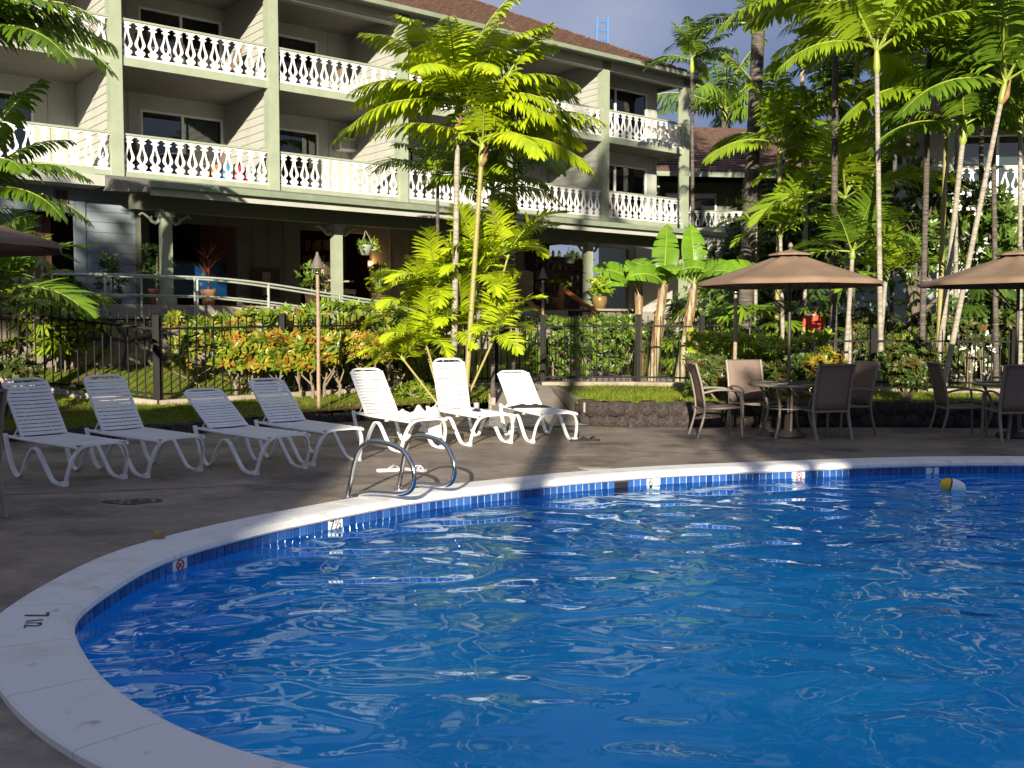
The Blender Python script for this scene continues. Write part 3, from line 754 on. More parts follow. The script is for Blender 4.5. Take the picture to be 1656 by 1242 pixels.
# balcony slabs, fascias and soffits
for z in (Z2, Z3):
    g = MB(); g.b2(PTS[0], PTS[-1] + .1, -.02, DB + .3, z - .13, z); g.build('balcony_slab', 'soffit', hotel)
    g = MB(); g.b2(PTS[0], PTS[-1] + .13, -.08, -.022, z - .16, z + .03); g.build('slab_fascia', 'sage', hotel)
    g = MB(); g.b2(PTS[-1] + .102, PTS[-1] + .16, -.02, DB, z - .16, z + .03); g.build('slab_fascia', 'sage', hotel)
g = MB(); g.b2(PTS[0], PTS[-1] + .3, -.55, DB + .3, ZE - .02, ZE + .02); g.build('eave_soffit', 'soffit', hotel)
g = MB(); g.b2(PTS[0], PTS[-1] + .2, -.12, .12, ZE - .30, ZE - .025); g.build('eave_beam', 'wall', hotel)
# partitions clad in lap boards
brd = {}
def lap(parent, xs, y0, y1, z0, z1, face, h=.2, mt='wall', axis='y'):
    """lap boards on a wall: axis 'y' = wall runs along y at x=xs, facing face (+-1)"""
    n = int(round((z1 - z0) / h)); h = (z1 - z0) / n
    key = (round(y1 - y0, 3), round(h, 3), mt, axis, face)
    if key not in brd:
        g = MB(); L = y1 - y0
        pr = [(0, 0), (face * .028, 0), (face * .010, h + .012), (0, h + .012)]
        if axis == 'y': g.prism(pr, 0, L, 'y')
        else:
            g.prism(pr, 0, L, 'x')
        brd[key] = meshof(g, 'lap_board', mt)
    for i in range(n):
        link('lap_board', brd[key], parent, (xs, y0, z0 + i * h) if axis == 'y' else (y0, xs, z0 + i * h))
for z0, z1 in ((Z2, Z3 - .13), (Z3, ZE - .02)):
    for k, s in enumerate(PTS[1:-1]):
        g = MB(); g.b2(s - .06, s + .06, .14, DB + .02, z0, z1); g.build('partition', 'wall', hotel)
        lap(hotel, s - .061, .14, DB - .012, z0 + .002, z1 - .004, -1)
# back walls, sliding doors, curtains
GW = meshof(MB().b2(-.5, .5, -.004, .004, 0, 1), 'pane', 'glass')
def slider(parent, x0, x1, y, z0, z1, panels=2, curtain='curtain', cur=(0.0, 1.0)):
    w = bpy.data.objects.new('sliding_door', None); C.objects.link(w); w.parent = parent; w.location = (x0, y, z0)
    W = x1 - x0; Hh = z1 - z0; f = MB()
    f.b2(0, W, -.05, .05, 0, .05); f.b2(0, W, -.05, .05, Hh - .05, Hh); f.b2(0, .05, -.05, .05, .05, Hh - .05); f.b2(W - .05, W, -.05, .05, .05, Hh - .05)
    for i in range(1, panels):
        x = W * i / panels; f.b2(x - .035, x + .035, -.045, .045, .05, Hh - .05)
    f.build('frame', 'white_paint', w)
    for i in range(panels):
        a = W * i / panels + .04; b = W * (i + 1) / panels - .04
        link('pane', GW, w, ((a + b) / 2, .012 * (i % 2), .05), None, (b - a, 1, Hh - .1))
    a = W * cur[0] + .05; b = W * cur[1] - .05
    if b - a > .1:
        g = MB(); n = int((b - a) / .035); vs = []
        for i in range(n + 1):
            x = a + (b - a) * i / n; yy = .16 + .03 * math.sin(i * 1.35) + .012 * math.sin(i * .7)
            vs += [(x, yy, .04), (x, yy, Hh - .06)]
        g.add(vs, [(2 * i, 2 * i + 2, 2 * i + 3, 2 * i + 1) for i in range(n)], True); g.build('curtain', curtain, w)
    return w
ITEMS = []
for fi, (z0, z1) in enumerate(((Z2, Z3 - .13), (Z3, ZE - .02))):
    for k, (a, b) in enumerate(BAYS):
        end = (k == len(BAYS) - 1); kind = 'B' if k % 2 == 0 else 'A'
        yb = 1.25 if end else DB
        if end: d0, d1 = a + .25, a + 3.35
        elif kind == 'A': d0, d1 = a + 1.5, a + 3.70
        else: d0, d1 = (a + .2, a + 2.72) if k else (a + 2.2, a + 4.4)
        dh = 2.05
        g = MB(); g.b2(a + .06, d0, yb, yb + .12, z0, z1); g.build('back_wall', 'wall', hotel)
        g = MB(); g.b2(d1, b - (.06 if not end else 0), yb, yb + .12, z0, z1); g.build('back_wall', 'wall', hotel)
        g = MB(); g.b2(d0, d1, yb, yb + .12, z0 + dh, z1); g.build('back_wall', 'wall', hotel)
        x = d1 + .35
        while x < b - .1:
            g = MB(); g.b2(x - .018, x + .018, yb - .016, yb - .001, z0, z1); g.build('batten', 'wall', hotel); x += .42
        x = d0 - .3
        while x > a + .1:
            g = MB(); g.b2(x - .018, x + .018, yb - .016, yb - .001, z0, z1); g.build('batten', 'wall', hotel); x -= .42
        cu = ('curtain', (.5, 1)) if kind == 'A' else ('curtain', (0, .3))
        if fi == 1: cu = ('curtain_brown', (.0, 1)) if kind == 'B' else ('curtain_brown', (.35, 1))
        if end: cu = ('curtain', (0, 1)) if fi == 0 else ('curtain_brown', (.1, 1))
        slider(hotel, d0, d1, yb + .05, z0, z0 + dh, 2, cu[0], cu[1])
        balustrade(hotel, (a + (.14 if k else 0), -.02), (b - .14, -.02), z0 + .01, 12 if k else 17)
    balustrade(hotel, (PTS[-1], .14), (PTS[-1], 1.24), z0 + .01, 4)
    # end wall and dark room shell
    g = MB(); g.b2(PTS[-1] - .12, PTS[-1], 1.375, 9, z0, z1); g.build('end_wall', 'wall', hotel)
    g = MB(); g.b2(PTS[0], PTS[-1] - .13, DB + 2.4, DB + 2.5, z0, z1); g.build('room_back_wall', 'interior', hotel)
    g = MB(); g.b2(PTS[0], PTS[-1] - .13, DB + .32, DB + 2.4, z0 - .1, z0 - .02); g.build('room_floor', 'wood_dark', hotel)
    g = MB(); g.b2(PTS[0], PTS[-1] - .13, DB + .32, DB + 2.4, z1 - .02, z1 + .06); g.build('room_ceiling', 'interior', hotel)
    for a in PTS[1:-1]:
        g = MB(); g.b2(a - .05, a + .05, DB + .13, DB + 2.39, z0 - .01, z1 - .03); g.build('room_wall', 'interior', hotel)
# window air conditioner
ac = bpy.data.objects.new('air_conditioner', None); C.objects.link(ac); ac.parent = hotel; ac.location = (7.42, DB - .16, 6.62)
g = MB(); g.b2(-.33, .33, -.16, .158, 0, .36); g.build('casing', 'ac_white', ac)
g = MB()
for i in range(7): g.b2(-.28, .28, -.176, -.161, .05 + i * .037, .072 + i * .037)
g.build('grille', 'ac_grille', ac)
# roof: hip roof with shake courses
PITCHR = .50; RX1 = PTS[-1] + .42; RY0 = -.55; RXL = PTS[0] - 1; RD = 12.0
mid = RD / 2
rf = MB(); h = PITCHR * mid
rv = [(RXL, RY0, ZE + .02), (RX1, RY0, ZE + .02), (RX1, RY0 + RD, ZE + .02), (RXL, RY0 + RD, ZE + .02), (RXL, RY0 + mid, ZE + .02 + h), (RX1 - mid, RY0 + mid, ZE + .02 + h)]
rf.add(rv, [(0, 1, 5, 4), (1, 2, 5), (2, 3, 4, 5)]); roof = rf.build('roof', 'shake', hotel)
def shakes(parent, o, ux, uy, width, rise, course, name='shingle_courses', seed=1, clip=None, w0=.22):
    rng = random.Random(seed); g = MB(); o = Vector(o); ux = Vector(ux).normalized(); uy = Vector(uy).normalized(); nz = ux.cross(uy)
    n = int(rise / course)
    for i in range(n):
        x = 0.0
        while x < width:
            w = w0 * rng.uniform(.7, 1.4)
            y = i * course
            lim0, lim1 = clip(y) if clip else (0, width)
            if x >= lim0 and x + w <= lim1 + .1:
                L = course * 1.25; th = .055 * rng.uniform(.6, 1.5)
                j = rng.uniform(-.025, .025)
                a = o + ux * x + uy * (y + j); b = a + ux * (w - .012); c = b + uy * L; d = a + uy * L
                g.add([a + nz * .008, b + nz * .008, c + nz * .004, d + nz * .004, a + nz * (.008 + th), b + nz * (.008 + th), c + nz * .012, d + nz * .012], [(4, 5, 6, 7), (0, 1, 5, 4), (0, 4, 7, 3), (1, 2, 6, 5)])
            x += w
    r = g.build(name, 'shake', parent); r['kind'] = 'stuff'; return r
sl_ = math.hypot(1, PITCHR)
shakes(roof, (4, RY0, ZE + .02), (1, 0, 0), (0, 1, PITCHR), RX1 - 4, mid * sl_, .26, seed=3, clip=lambda y: (0, RX1 - 4 - y / sl_), w0=.26)
# hip caps
g = MB()
for i in range(22):
    t = i / 22 * mid; p = Vector((RX1 - t, RY0 + t, ZE + .06 + t * PITCHR))
    m = Matrix.Rotation(R(135), 3, 'Z') @ Matrix.Rotation(-math.atan(PITCHR / 1.414), 3, 'Y')
    g.box(p, (.32, .2, .04), m=m)
g.build('hip_cap', 'shake', roof)
g = MB()
for (a, b) in (((RXL, RY0 - .05, ZE - .02), (RX1 + .08, RY0 - .05, ZE - .02)), ((RX1 + .05, RY0 - .1, ZE - .02), (RX1 + .05, RY0 + 8, ZE - .02))): g.beam(a, b, .11, .12)
g.build('gutter', 'gutter', roof)
# ladder standing on the roof behind the hip
lad = thing('extension_ladder', 'bright blue ladder sticking up behind the brown shingled roof', 'ladder', (*fw(18.2, 3.0)[:2], 10.8), ANG - R(35))
for sx in (-1, 1):
    g = MB(); g.beam((sx * .21, 0, -.1), (sx * .19, -.22, 1.75), .055, .09); g.build('side_rail', 'ladder_blue', lad)
for i in range(6):
    g = MB(); t = (i + .4) / 6; g.tube([(-.2, -.22 * t, -.1 + 1.85 * t), (.2, -.22 * t, -.1 + 1.85 * t)], .018, 6); g.build('rung', 'ladder_blue', lad)
# ---- ground floor: terrace, porch roof, columns, lobby wall
g = MB(); g.b2(-14, 17.5, -4.0, 8, -.2, TER); g.build('terrace', 'path', hotel)
PF = -4.75; PC_ = -3.65; PX0 = -.95; PX1 = 15.6
pr = MB(); pr.add([(PX0, PF, 4.14), (PX1, PF, 4.14), (PX1, -.09, 4.94), (PX0, -.09, 4.94), (PX0, PF, 4.02), (PX1, PF, 4.02), (PX1, -.09, 4.55), (PX0, -.09, 4.55)], [(0, 1, 2, 3), (7, 6, 5, 4), (1, 5, 6, 2), (0, 3, 7, 4), (0, 4, 5, 1)])
porch = pr.build('porch_roof', 'deck_roof', hotel)
g = MB(); g.beam((PX0 - .05, PF - .07, 4.16), (PX1 + .05, PF - .07, 4.16), .13, .12); g.build('gutter', 'gutter', porch)
g = MB(); g.b2(PX0, PX1, PF - .02, PF + .02, 3.965, 4.095); g.build('fascia_board', 'wall', porch)
g = MB(); g.b2(PX0, PX1, PC_ - .12, PC_ + .12, 3.80, 4.10); g.build('porch_beam', 'wall_shaded', porch)
g = MB(); g.b2(-14, PX0 - .01, -2.2, -.1, 4.40, 4.62); g.build('balcony_underside', 'wall', hotel)
g = MB(); g.b2(-14, PX0 - .02, -1.62, -.09, 4.63, 4.86); g.build('band_board', 'sage', hotel)
CS = .27
for k in range(5):
    x = k * BAY - CS
    co = bpy.data.objects.new('porch_column', None); C.objects.link(co); co.parent = hotel; co.location = (x, PC_, TER)
    g = MB(); g.b2(-.10, .10, -.10, .10, 0, 1.85); g.build('shaft', 'sage', co)
    g = MB(); g.b2(-.15, .15, -.15, .15, 0, .14); g.build('base', 'sage', co)
    g = MB(); g.b2(-.145, .145, -.145, .145, 1.74, 1.84); g.build('cap', 'sage', co)
    for sx in (-1, 1):
        g = MB(); pts = []
        for i in range(15):      # scroll bracket
            t = i / 14; a = t * 4.6; r = .11 * (1 - .6 * t)
            pts.append((sx * (.24 + r * math.cos(a + 2.6)), 0, 1.70 + r * math.sin(a + 2.6)))
        g.tube(pts, .025, 6)
        g.tube([(sx * .12, 0, 1.66), (sx * .2, 0, 1.60), (sx * .34, 0, 1.72), (sx * .46, 0, 1.8), (sx * .52, 0, 1.75)], .026, 6)
        g.build('scroll_bracket', 'rail_paint', co)
# lobby wall with openings
def wallpiece(x0, x1, z0, z1, mt='wall_shaded', y=0.0, nm='lobby_wall'):
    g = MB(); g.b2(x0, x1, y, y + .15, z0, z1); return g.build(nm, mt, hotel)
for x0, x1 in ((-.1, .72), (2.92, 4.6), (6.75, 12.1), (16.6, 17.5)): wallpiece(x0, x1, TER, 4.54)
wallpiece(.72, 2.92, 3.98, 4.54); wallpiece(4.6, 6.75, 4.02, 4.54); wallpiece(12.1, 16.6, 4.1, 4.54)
for x in (3.3, 3.72, 4.15, 7.3, 7.9, 8.5, 9.1, 9.7, 10.3, 10.9, 11.5):
    g = MB(); g.b2(x - .02, x + .02, -.02, -.001, TER, 4.53); g.build('batten', 'wall_shaded', hotel)
g = MB(); g.b2(-1, 17.5, 5.0, 5.1, TER, 4.6); g.build('lobby_back_wall', 'wood_dark', hotel)
g = MB(); g.b2(-1, 17.5, .16, 4.99, 4.56, 4.62); g.build('lobby_ceiling', 'interior', hotel)
g = MB(); g.b2(4.0, 4.1, .16, 4.99, TER, 4.5); g.build('lobby_partition', 'wood_brown', hotel)
g = MB(); g.b2(8.9, 9.0, .16, 4.99, TER, 4.5); g.build('lobby_partition', 'wood_brown', hotel)
g = MB(); g.b2(12.11, 14.6, 3.0, 3.1, TER, 4.5); g.build('lobby_panel', 'wood_brown', hotel)
g = MB(); g.b2(16.9, 17.5, -3.9, -.01, TER, 4.6); g.build('porch_end_wall', 'wall', hotel)
# projecting service wall on the left with lap boards, vent and open doorway
SY = -1.5
g = MB(); g.b2(-14, -1.36, SY, SY + .15, 3.88, 4.62); g.build('service_wall', 'siding_grey', hotel)
g = MB(); g.b2(-1.36, -1.16, SY - .02, SY + .15, TER, 4.62); g.build('corner_board', 'siding_grey', hotel)
g = MB(); g.b2(-1.16, -.12, SY + .03, SY + .15, TER, 4.62); g.build('service_wall', 'siding_grey', hotel)
lap(hotel, SY + .029, -1.155, -.12, TER + .05, 4.6, -1, .22, 'siding_grey', 'x')
lap(hotel, SY - .001, -6.0, -1.37, 3.885, 4.6, -1, .18, 'siding_grey', 'x')
g = MB(); g.b2(-.12, 0.0, SY + .0, .0, TER, 4.62); g.build('corner_wall', 'wall_shaded', hotel)
g = MB(); g.b2(-14, -1.6, SY + .9, SY + 1.0, TER, 3.88); g.build('doorway_panelling', 'wood_brown', hotel)
for i in range(14):
    x = -1.75 - i * .3; g = MB(); g.b2(x - .008, x + .008, SY + .885, SY + .899, TER, 3.86); g.build('panel_batten', 'wood_dark', hotel)
vt = bpy.data.objects.new('wall_vent', None); C.objects.link(vt); vt.parent = hotel; vt.location = (-1.64, SY - .03, 4.2)
g = MB(); g.b2(-.13, .13, -.012, .0, -.13, .13); g.build('vent_backing', 'wood_dark', vt)
g = MB(); g.b2(-.13, .13, -.03, -.013, .11, .13); g.b2(-.13, .13, -.03, -.013, -.13, -.11); g.b2(-.13, -.11, -.03, -.013, -.11, .11); g.b2(.11, .13, -.03, -.013, -.11, .11); g.b2(-.01, .01, -.03, -.013, -.11, .11); g.build('vent_frame', 'curtain_brown', vt)
# fieldstone face of the terrace and the ramp wall
sw = thing('fieldstone_wall', 'grey fieldstone retaining wall under the ramp railing, dark mortar joints', 'wall', (*fw(-6, -5.10)[:2], 0), ANG)
g = MB(); g.b2(0, 6.9, .03, .09, .3, 1.66); g.build('mortar_core', 'mortar', sw)
g = MB(); g.b2(0, 6.9, -.06, .10, 1.662, 1.70); g.build('cap', 'field_stone', sw)
def stones(parent, x0, x1, z0, z1, size, y, mt, seed):
    rng = random.Random(seed); nx = int((x1 - x0) / size); nzr = max(2, int((z1 - z0) / (size * .85)))
    P = {}
    for i in range(nx + 1):
        for j in range(nzr + 1):
            fx = 0 if i in (0, nx) else rng.uniform(-.3, .3) + (.25 if j % 2 else -.25)
            fz = 0 if j in (0, nzr) else rng.uniform(-.28, .28)
            P[i, j] = Vector((x0 + (i + fx) * (x1 - x0) / nx, 0, z0 + (j + fz) * (z1 - z0) / nzr))
    for i in range(nx):
        for j in range(nzr):
            q = [P[i, j], P[i + 1, j], P[i + 1, j + 1], P[i, j + 1]]
            c = sum(q, Vector()) / 4; pts = []
            for a in range(4):
                p, r = q[a], q[(a + 1) % 4]
                for t in (.12, .5, .88):
                    e = p.lerp(r, t); k = .90 if t != .5 else .93; pts.append(c + (e - c) * k * rng.uniform(.95, 1.0))
            n = len(pts); d = rng.uniform(.03, .07); g = MB(); lc = c
            vs = [(p.x - lc.x, .05, p.z - lc.z) for p in pts] + [(p.x - lc.x, -.0, p.z - lc.z) for p in pts] + [((p.x - lc.x) * .8, -d, (p.z - lc.z) * .8) for p in pts]
            fs = [tuple(range(2 * n, 3 * n))]
            for r in (0, n): fs += [(r + a, r + (a + 1) % n, r + n + (a + 1) % n, r + n + a) for a in range(n)]
            g.add(vs, fs, False); g.build('stone', mt, parent, (lc.x, y, lc.z))
stones(sw, 0.6, 6.85, .75, 1.66, .40, .03, 'field_stone', 5)
# ---- ramp with pipe railing along the terrace front
rr_ = thing('ramp_railing', 'pale green pipe handrail running down the wheelchair ramp in front of the porch', 'railing', (*fw(0, 0)[:2], 0), ANG)
def rz_(s): return 1.68 - .46 * smooth01((s + 0.2) / 5.4)
g = MB(); rs = [-1.9, -.2, 1.0, 2.15, 3.2, 4.3, 5.3]
g = MB(); vs = []
for s in rs: vs += [(s, -5.0, rz_(s)), (s, -4.02, rz_(s)), (s, -5.0, rz_(s) - .35), ]
g.add(vs, [x for i in range(len(rs) - 1) for x in ((i * 3, i * 3 + 3, i * 3 + 4, i * 3 + 1), (i * 3 + 2, i * 3 + 5, i * 3 + 3, i * 3))]); g.build('ramp_slab', 'path', rr_)
for yy, ss in ((-4.95, [-1.88, -.22, 1.3, 2.9, 4.3, 5.4]), (-4.3, [-2.6, -1.0, .1, 1.6, 3.2, 4.8])):
    for h, r in ((.78, .022), (.42, .018)):
        g = MB(); g.tube([(s, yy, rz_(s) + h) for s in frange(ss[0], ss[-1], .4)], r, 8); g.build('hand_rail', 'rail_paint', rr_)
    for s in ss:
        g = MB(); g.tube([(s, yy, rz_(s) - .02), (s, yy, rz_(s) + .78)], .022, 8); g.build('post', 'rail_paint', rr_)
g = MB(); g.tube([(-1.88, -4.95, 2.46), (-2.25, -4.6, 2.46), (-2.6, -4.3, 2.46)], .026, 8); g.tube([(-1.88, -4.95, 2.10), (-2.6, -4.3, 2.10)], .022, 8); g.build('return_rail', 'rail_paint', rr_)
# ---- stairs with wooden handrails
st = thing('stone_stairs', 'concrete garden stairs climbing to the porch between brown wooden handrails', 'stairs', (*fw(8.3, -4.02)[:2], 0), ANG)
for i in range(7):
    g = MB(); z = TER - .165 * (i + 1); g.b2(0, 1.65, -.30 * (i + 1), -.30 * i - .002, -.1, z + .165 - .003); g.build('step', 'concrete_edge', st)
for x in (-.1, 1.72):
    g = MB(); g.beam((x, .1, TER + .62), (x, -2.15, TER - .50), .08, .09); g.build('hand_rail', 'wood_rail', st)
    for y, z in ((.05, TER), (-2.0, TER - 1.1)):
        g = MB(); g.b2(x - .045, x + .045, y - .045, y + .045, z - .2, z + .60); g.build('newel_post', 'wood_rail' if y > 0 else 'wood_dark', st)
pw = thing('stone_pier', 'dark lava stone cheek wall beside the stairs below the potted plant', 'wall', (*fw(10.2, -4.9)[:2], 0), ANG)
g = MB(); g.b2(0, 1.6, .02, .9, .2, 1.93); g.build('mortar_core', 'mortar', pw)
g = MB(); g.b2(-.05, 1.65, -.08, .92, 1.932, 1.99); g.build('cap', 'concrete_edge', pw)
stones(pw, 0, 1.6, .7, 1.93, .3, .02, 'field_stone', 9)
# pale pier post on its corner
g = MB(); g.b2(-.2, -.02, -.1, .1, .4, 1.9); g.build('corner_post', 'concrete_edge', pw)

# ------------------------------------------------------------------ neighbouring wing behind (brown roof, white balusters)
wing = thing('rear_hotel_wing', 'lower hotel wing with wide brown shingled roof behind the palms', 'building', (5.4, 43.0, 0), R(8))
g = MB(); g.b2(0, 26, 0, 8, 0, 7.6); g.b2(2.5, 24, 1.5, 7, 7.0, 7.5); g.build('wall', 'wall_shaded', wing)
rw = MB(); rw.add([(-1, -2.6, 7.55), (27, -2.6, 7.55), (27, 9, 7.55), (-1, 9, 7.55), (-1, 3.2, 10.5), (27, 3.2, 10.5)], [(0, 1, 5, 4), (2, 3, 4, 5), (1, 2, 5), (3, 0, 4)]); rwo = rw.build('roof', 'shake', wing)
shakes(rwo, (-1, -2.6, 7.56), (1, 0, 0), (0, 5.8, 2.95), 18, 6.4, .32, seed=5, w0=.5)
g = MB(); g.b2(-1, 27, -2.72, -2.61, 7.42, 7.6); g.build('gutter', 'gutter', rwo)
g = MB(); g.b2(0, 26, -1.8, -.01, Z2 - .15, Z2); g.build('balcony_slab', 'soffit', wing)
for x in (.1, 3.9, 7.7, 11.5):
    g = MB(); g.b2(x - .13, x + .13, -1.83, -1.57, 0.2, 7.5); g.build('post', 'sage', wing)
for x in (.25, 4.05, 7.85): balustrade(wing, (x, -1.75), (x + 3.5, -1.75), Z2 + .3, 12)
for x in (1.0, 4.8, 8.6): slider(wing, x, x + 2.2, -.04, Z2 + .02, Z2 + 2.1, 2, 'curtain', (.3, .9))
# far right block
blk = thing('side_hotel_block', 'hotel block at the right edge with white baluster balcony and dark curtains', 'building', (12.0, 28.6, 0), R(-8))
g = MB(); g.b2(0, 14, 2.0, 9, 0, 7.4); g.build('wall', 'wall', blk)
g = MB(); g.b2(-3.6, -.02, .6, 8, 0, 3.1); g.build('low_wall', 'siding_grey', blk)
g = MB(); g.b2(-.3, 14, -.1, 1.99, Z2 - .12, Z2); g.build('balcony_slab', 'soffit', blk)
g = MB(); g.b2(-.3, 14, -.3, -.101, Z2 - .2, Z2 + .02); g.build('slab_fascia', 'sage', blk)
g = MB(); g.b2(-.8, 15, -1.2, 9.4, 7.42, 7.6); g.build('eave', 'soffit', blk)
rb = MB(); rb.add([(-.8, -1.2, 7.6), (15, -1.2, 7.6), (15, 9.4, 7.6), (-.8, 9.4, 7.6), (4, 4, 10), (11, 4, 10)], [(0, 1, 5, 4), (1, 2, 5), (2, 3, 4, 5), (3, 0, 4)]); rb.build('roof', 'shake', blk)
for x in (.1, 5.0): 
    g = MB(); g.b2(x - .13, x + .13, -.1, .16, .2, 7.4); g.build('post', 'sage', blk)
balustrade(blk, (.25, 0), (4.85, 0), Z2 + .03, 16)
slider(blk, .8, 4.2, 1.95, Z2 + .02, Z2 + 2.1, 3, 'curtain_brown', (0, 1))
# ------------------------------------------------------------------ unseen blocks added behind the viewpoint, shaped to shade the pool
bw = thing('added_shade_blocks', 'unseen blocks added behind the viewpoint to shade the pool', 'building', (0, -14, 0))
g = MB(); g.b2(-4.6, 1.3, -9, 0, 0, 5.7); g.build('low_block', 'wall', bw)
g = MB(); g.b2(-30, -4.602, -9, 0, 0, 9.0); g.build('tall_block', 'wall', bw)
g = MB(); g.b2(1.302, 26, -9, 0, 0, 9.25); g.build('tall_block', 'wall', bw)
for x0, x1, z in ((-30.3, -4.55, 9.0), (1.25, 26.3, 9.25)):
    g = MB(); g.add([(x0, -9.3, z + .01), (x1, -9.3, z + .01), (x1, .1, z + .01), (x0, .1, z + .01), (x0 + 2, -4.5, z + .6), (x1 - 2, -4.5, z + .6)], [(0, 1, 5, 4), (1, 2, 5), (2, 3, 4, 5), (3, 0, 4)]); g.build('roof', 'shake', bw)
for i in range(10):
    x = -27 + i * 5.4
    for z in (1.0, 3.9, 6.4):
        if -5 < x < 1.5 and z > 6: continue
        g = MB(); g.b2(x - .8, x + .8, .002, .05, z, z + 1.4); g.build('window', 'interior', bw)
# ------------------------------------------------------------------ palms
def frond_mesh(seed, a0, droop, mt, L=1.0, nl=26, ll=.30, lw=.030, sweep=50, hang=.5, t0=.14, vee=.25):
    rng = random.Random(seed); N = 14; P = []; T = []; x = z = 0.0
    bend = rng.uniform(-.10, .10)
    for i in range(N + 1):
        t = i / N; a = R(a0) - R(droop) * t ** 1.4
        P.append(Vector((x, bend * t * t, z))); T.append(Vector((math.cos(a), bend * 2 * t, math.sin(a))).normalized())
        x += math.cos(a) * L / N; z += math.sin(a) * L / N
    g = MB(); g.tube(P, [.013 * (1 - .8 * i / N) for i in range(N + 1)], 4, cap=False, mi=1)
    for i in range(nl):
        for sd in (-1, 1):
            t = t0 + (1 - t0) * (i + rng.uniform(.2, .8)) / nl
            if rng.random() < .03: continue
            f = t * N; k = min(int(f), N - 1); p = P[k].lerp(P[k + 1], f - k); tg = T[k].lerp(T[k + 1], f - k).normalized()
            side = Vector((-tg.y, tg.x, 0)); side = Vector((0, 1, 0)) if side.length < 1e-4 else side.normalized()
            side = (Vector((0, 1, 0)) - tg * tg.y).normalized() * sd
            up = tg.cross(side).normalized(); up = up if up.z > 0 else -up
            sw = R(sweep) * (1 - .55 * t) * rng.uniform(.85, 1.15)
            sw = R(90) - (R(90) - R(sweep)) * (.35 + .9 * t) * rng.uniform(.9, 1.1)
            d = side * math.sin(sw) + tg * math.cos(sw) + up * (vee * rng.uniform(.5, 1.4))
            d.normalize()
            l = ll * L * (math.sin(math.pi * min(1, (.16 + .80 * t))) ** .6) * rng.uniform(.88, 1.1)
            w = lw * L * rng.uniform(.8, 1.15)
            wd = (tg - d * tg.dot(d)).normalized()
            q = p.copy(); vs = []; dd = d.copy(); h = hang * rng.uniform(.6, 1.4)
            for s_, ww in ((0, .55), (.35, 1.0), (.72, .85), (1.0, .05)):
                if s_ > 0: q = q + dd * (l * (s_ - ls))
                ls = s_
                wdd = (wd - dd * wd.dot(dd)).normalized()
                vs += [q - wdd * (w * ww / 2), q + wdd * (w * ww / 2)]
                dd = (dd + Vector((0, 0, -h * .45))).normalized()
            g.add(vs, [(0, 1, 3, 2), (2, 3, 5, 4), (4, 5, 7, 6)], True)
    return meshof(g, 'frond', [mt, 'crownshaft'])
FR = {}
def fronds(mt, style):
    """a few frond shapes: steep, mid and low"""
    if (mt, style) in FR: return FR[mt, style]
    st = dict(alex=dict(nl=42, ll=.25, lw=.030, sweep=52, hang=.7, vee=.15), areca=dict(nl=30, ll=.33, lw=.035, sweep=45, hang=.45, vee=.4), coco=dict(nl=40, ll=.24, lw=.020, sweep=52, hang=1.3, vee=.1), fine=dict(nl=34, ll=.24, lw=.022, sweep=50, hang=.6, vee=.2))[style]
    out = []
    for c, (a0, dr) in enumerate(((80, 48), (58, 66), (34, 76), (10, 64))):
        out.append([frond_mesh(100 * c + 7 * k + len(FR), a0 + (k - 1) * 5, dr + (k - 1) * 9, mt, **st) for k in range(2)])
    FR[mt, style] = out
    return out
def palm(name, label, base, top, r0, r1, L, n, mt, style='alex', trunk='trunk_pale', seed=1, shaft=.55, cat='palm', group='palms', spec=None, elev=(0, 1, 1, 2, 2, 3), rings=True, husk=False, lean=0.0):
    """base, top: world points of trunk foot and crown"""
    rng = random.Random(seed); base = Vector(base); top = Vector(top)
    th = thing(name, label, cat, base, 0, group)
    d = top - base; N = 10; P = []
    for i in range(N + 1):
        t = i / N; P.append(d * t + Vector((lean * math.sin(math.pi * t), 0, 0)))
    H = d.length
    if H > .3:
        g = MB(); g.tube(P, [r0 * (1.25 if i == 0 else 1) + (r1 - r0) * i / N for i in range(N + 1)], 10); tr = g.build('trunk', trunk, th)
        if rings:
            g = MB(); k = max(3, int(H / .24))
            for i in range(1, k):
                t = i / k + rng.uniform(-.35, .35) / k; f = min(max(t, 0), .999) * N; j = int(f); p = P[j].lerp(P[j + 1], f - j); dd = (P[j + 1] - P[j]).normalized(); r = (r0 + (r1 - r0) * t) * 1.04
                g.tube([p - dd * .006, p + dd * .006], r, 8, cap=False)
            g.build('leaf_scar', 'trunk_ring', tr)['kind'] = 'stuff'
    dn = (P[-1] - P[-2]).normalized()
    if shaft:
        g = MB(); g.tube([P[-1], P[-1] + dn * shaft * .2, P[-1] + dn * shaft * .7, P[-1] + dn * shaft], [r1 * 1.0, r1 * 1.55, r1 * 1.2, r1 * .7], 10); g.build('crownshaft', 'crownshaft', th)
    c = P[-1] + dn * shaft
    if husk:
        g = MB(); a = rng.uniform(-.6, .6) - 1.2
        g.tube([P[-1], P[-1] + Vector((math.cos(a) * .1, math.sin(a) * .1, .12)), P[-1] + Vector((math.cos(a) * .16, math.sin(a) * .16, .42))], [.05, .05, .008], 6); g.build('husk', 'husk', th)
    FS = fronds(mt, style)
    if spec:
        for az, e, k in spec:
            link('frond', FS[e][rng.randrange(2)], th, c - dn * .05, (0, 0, R(az)), L * k)
    for i in range(n):
        e = elev[i % len(elev)]; az = i * 137.5 + rng.uniform(-22, 22)
        link('frond', FS[e][rng.randrange(2)], th, c - dn * rng.uniform(0, .12), (R(rng.uniform(-12, 12)), 0, R(az)), L * rng.uniform(.82, 1.12))
    return th
def ptop(x, y, Y): return at(x, y, Y)
def pbase(x, Y):
    p = at(x, 600, Y); return Vector((p.x, p.y, tz(p.x, p.y) - .03))
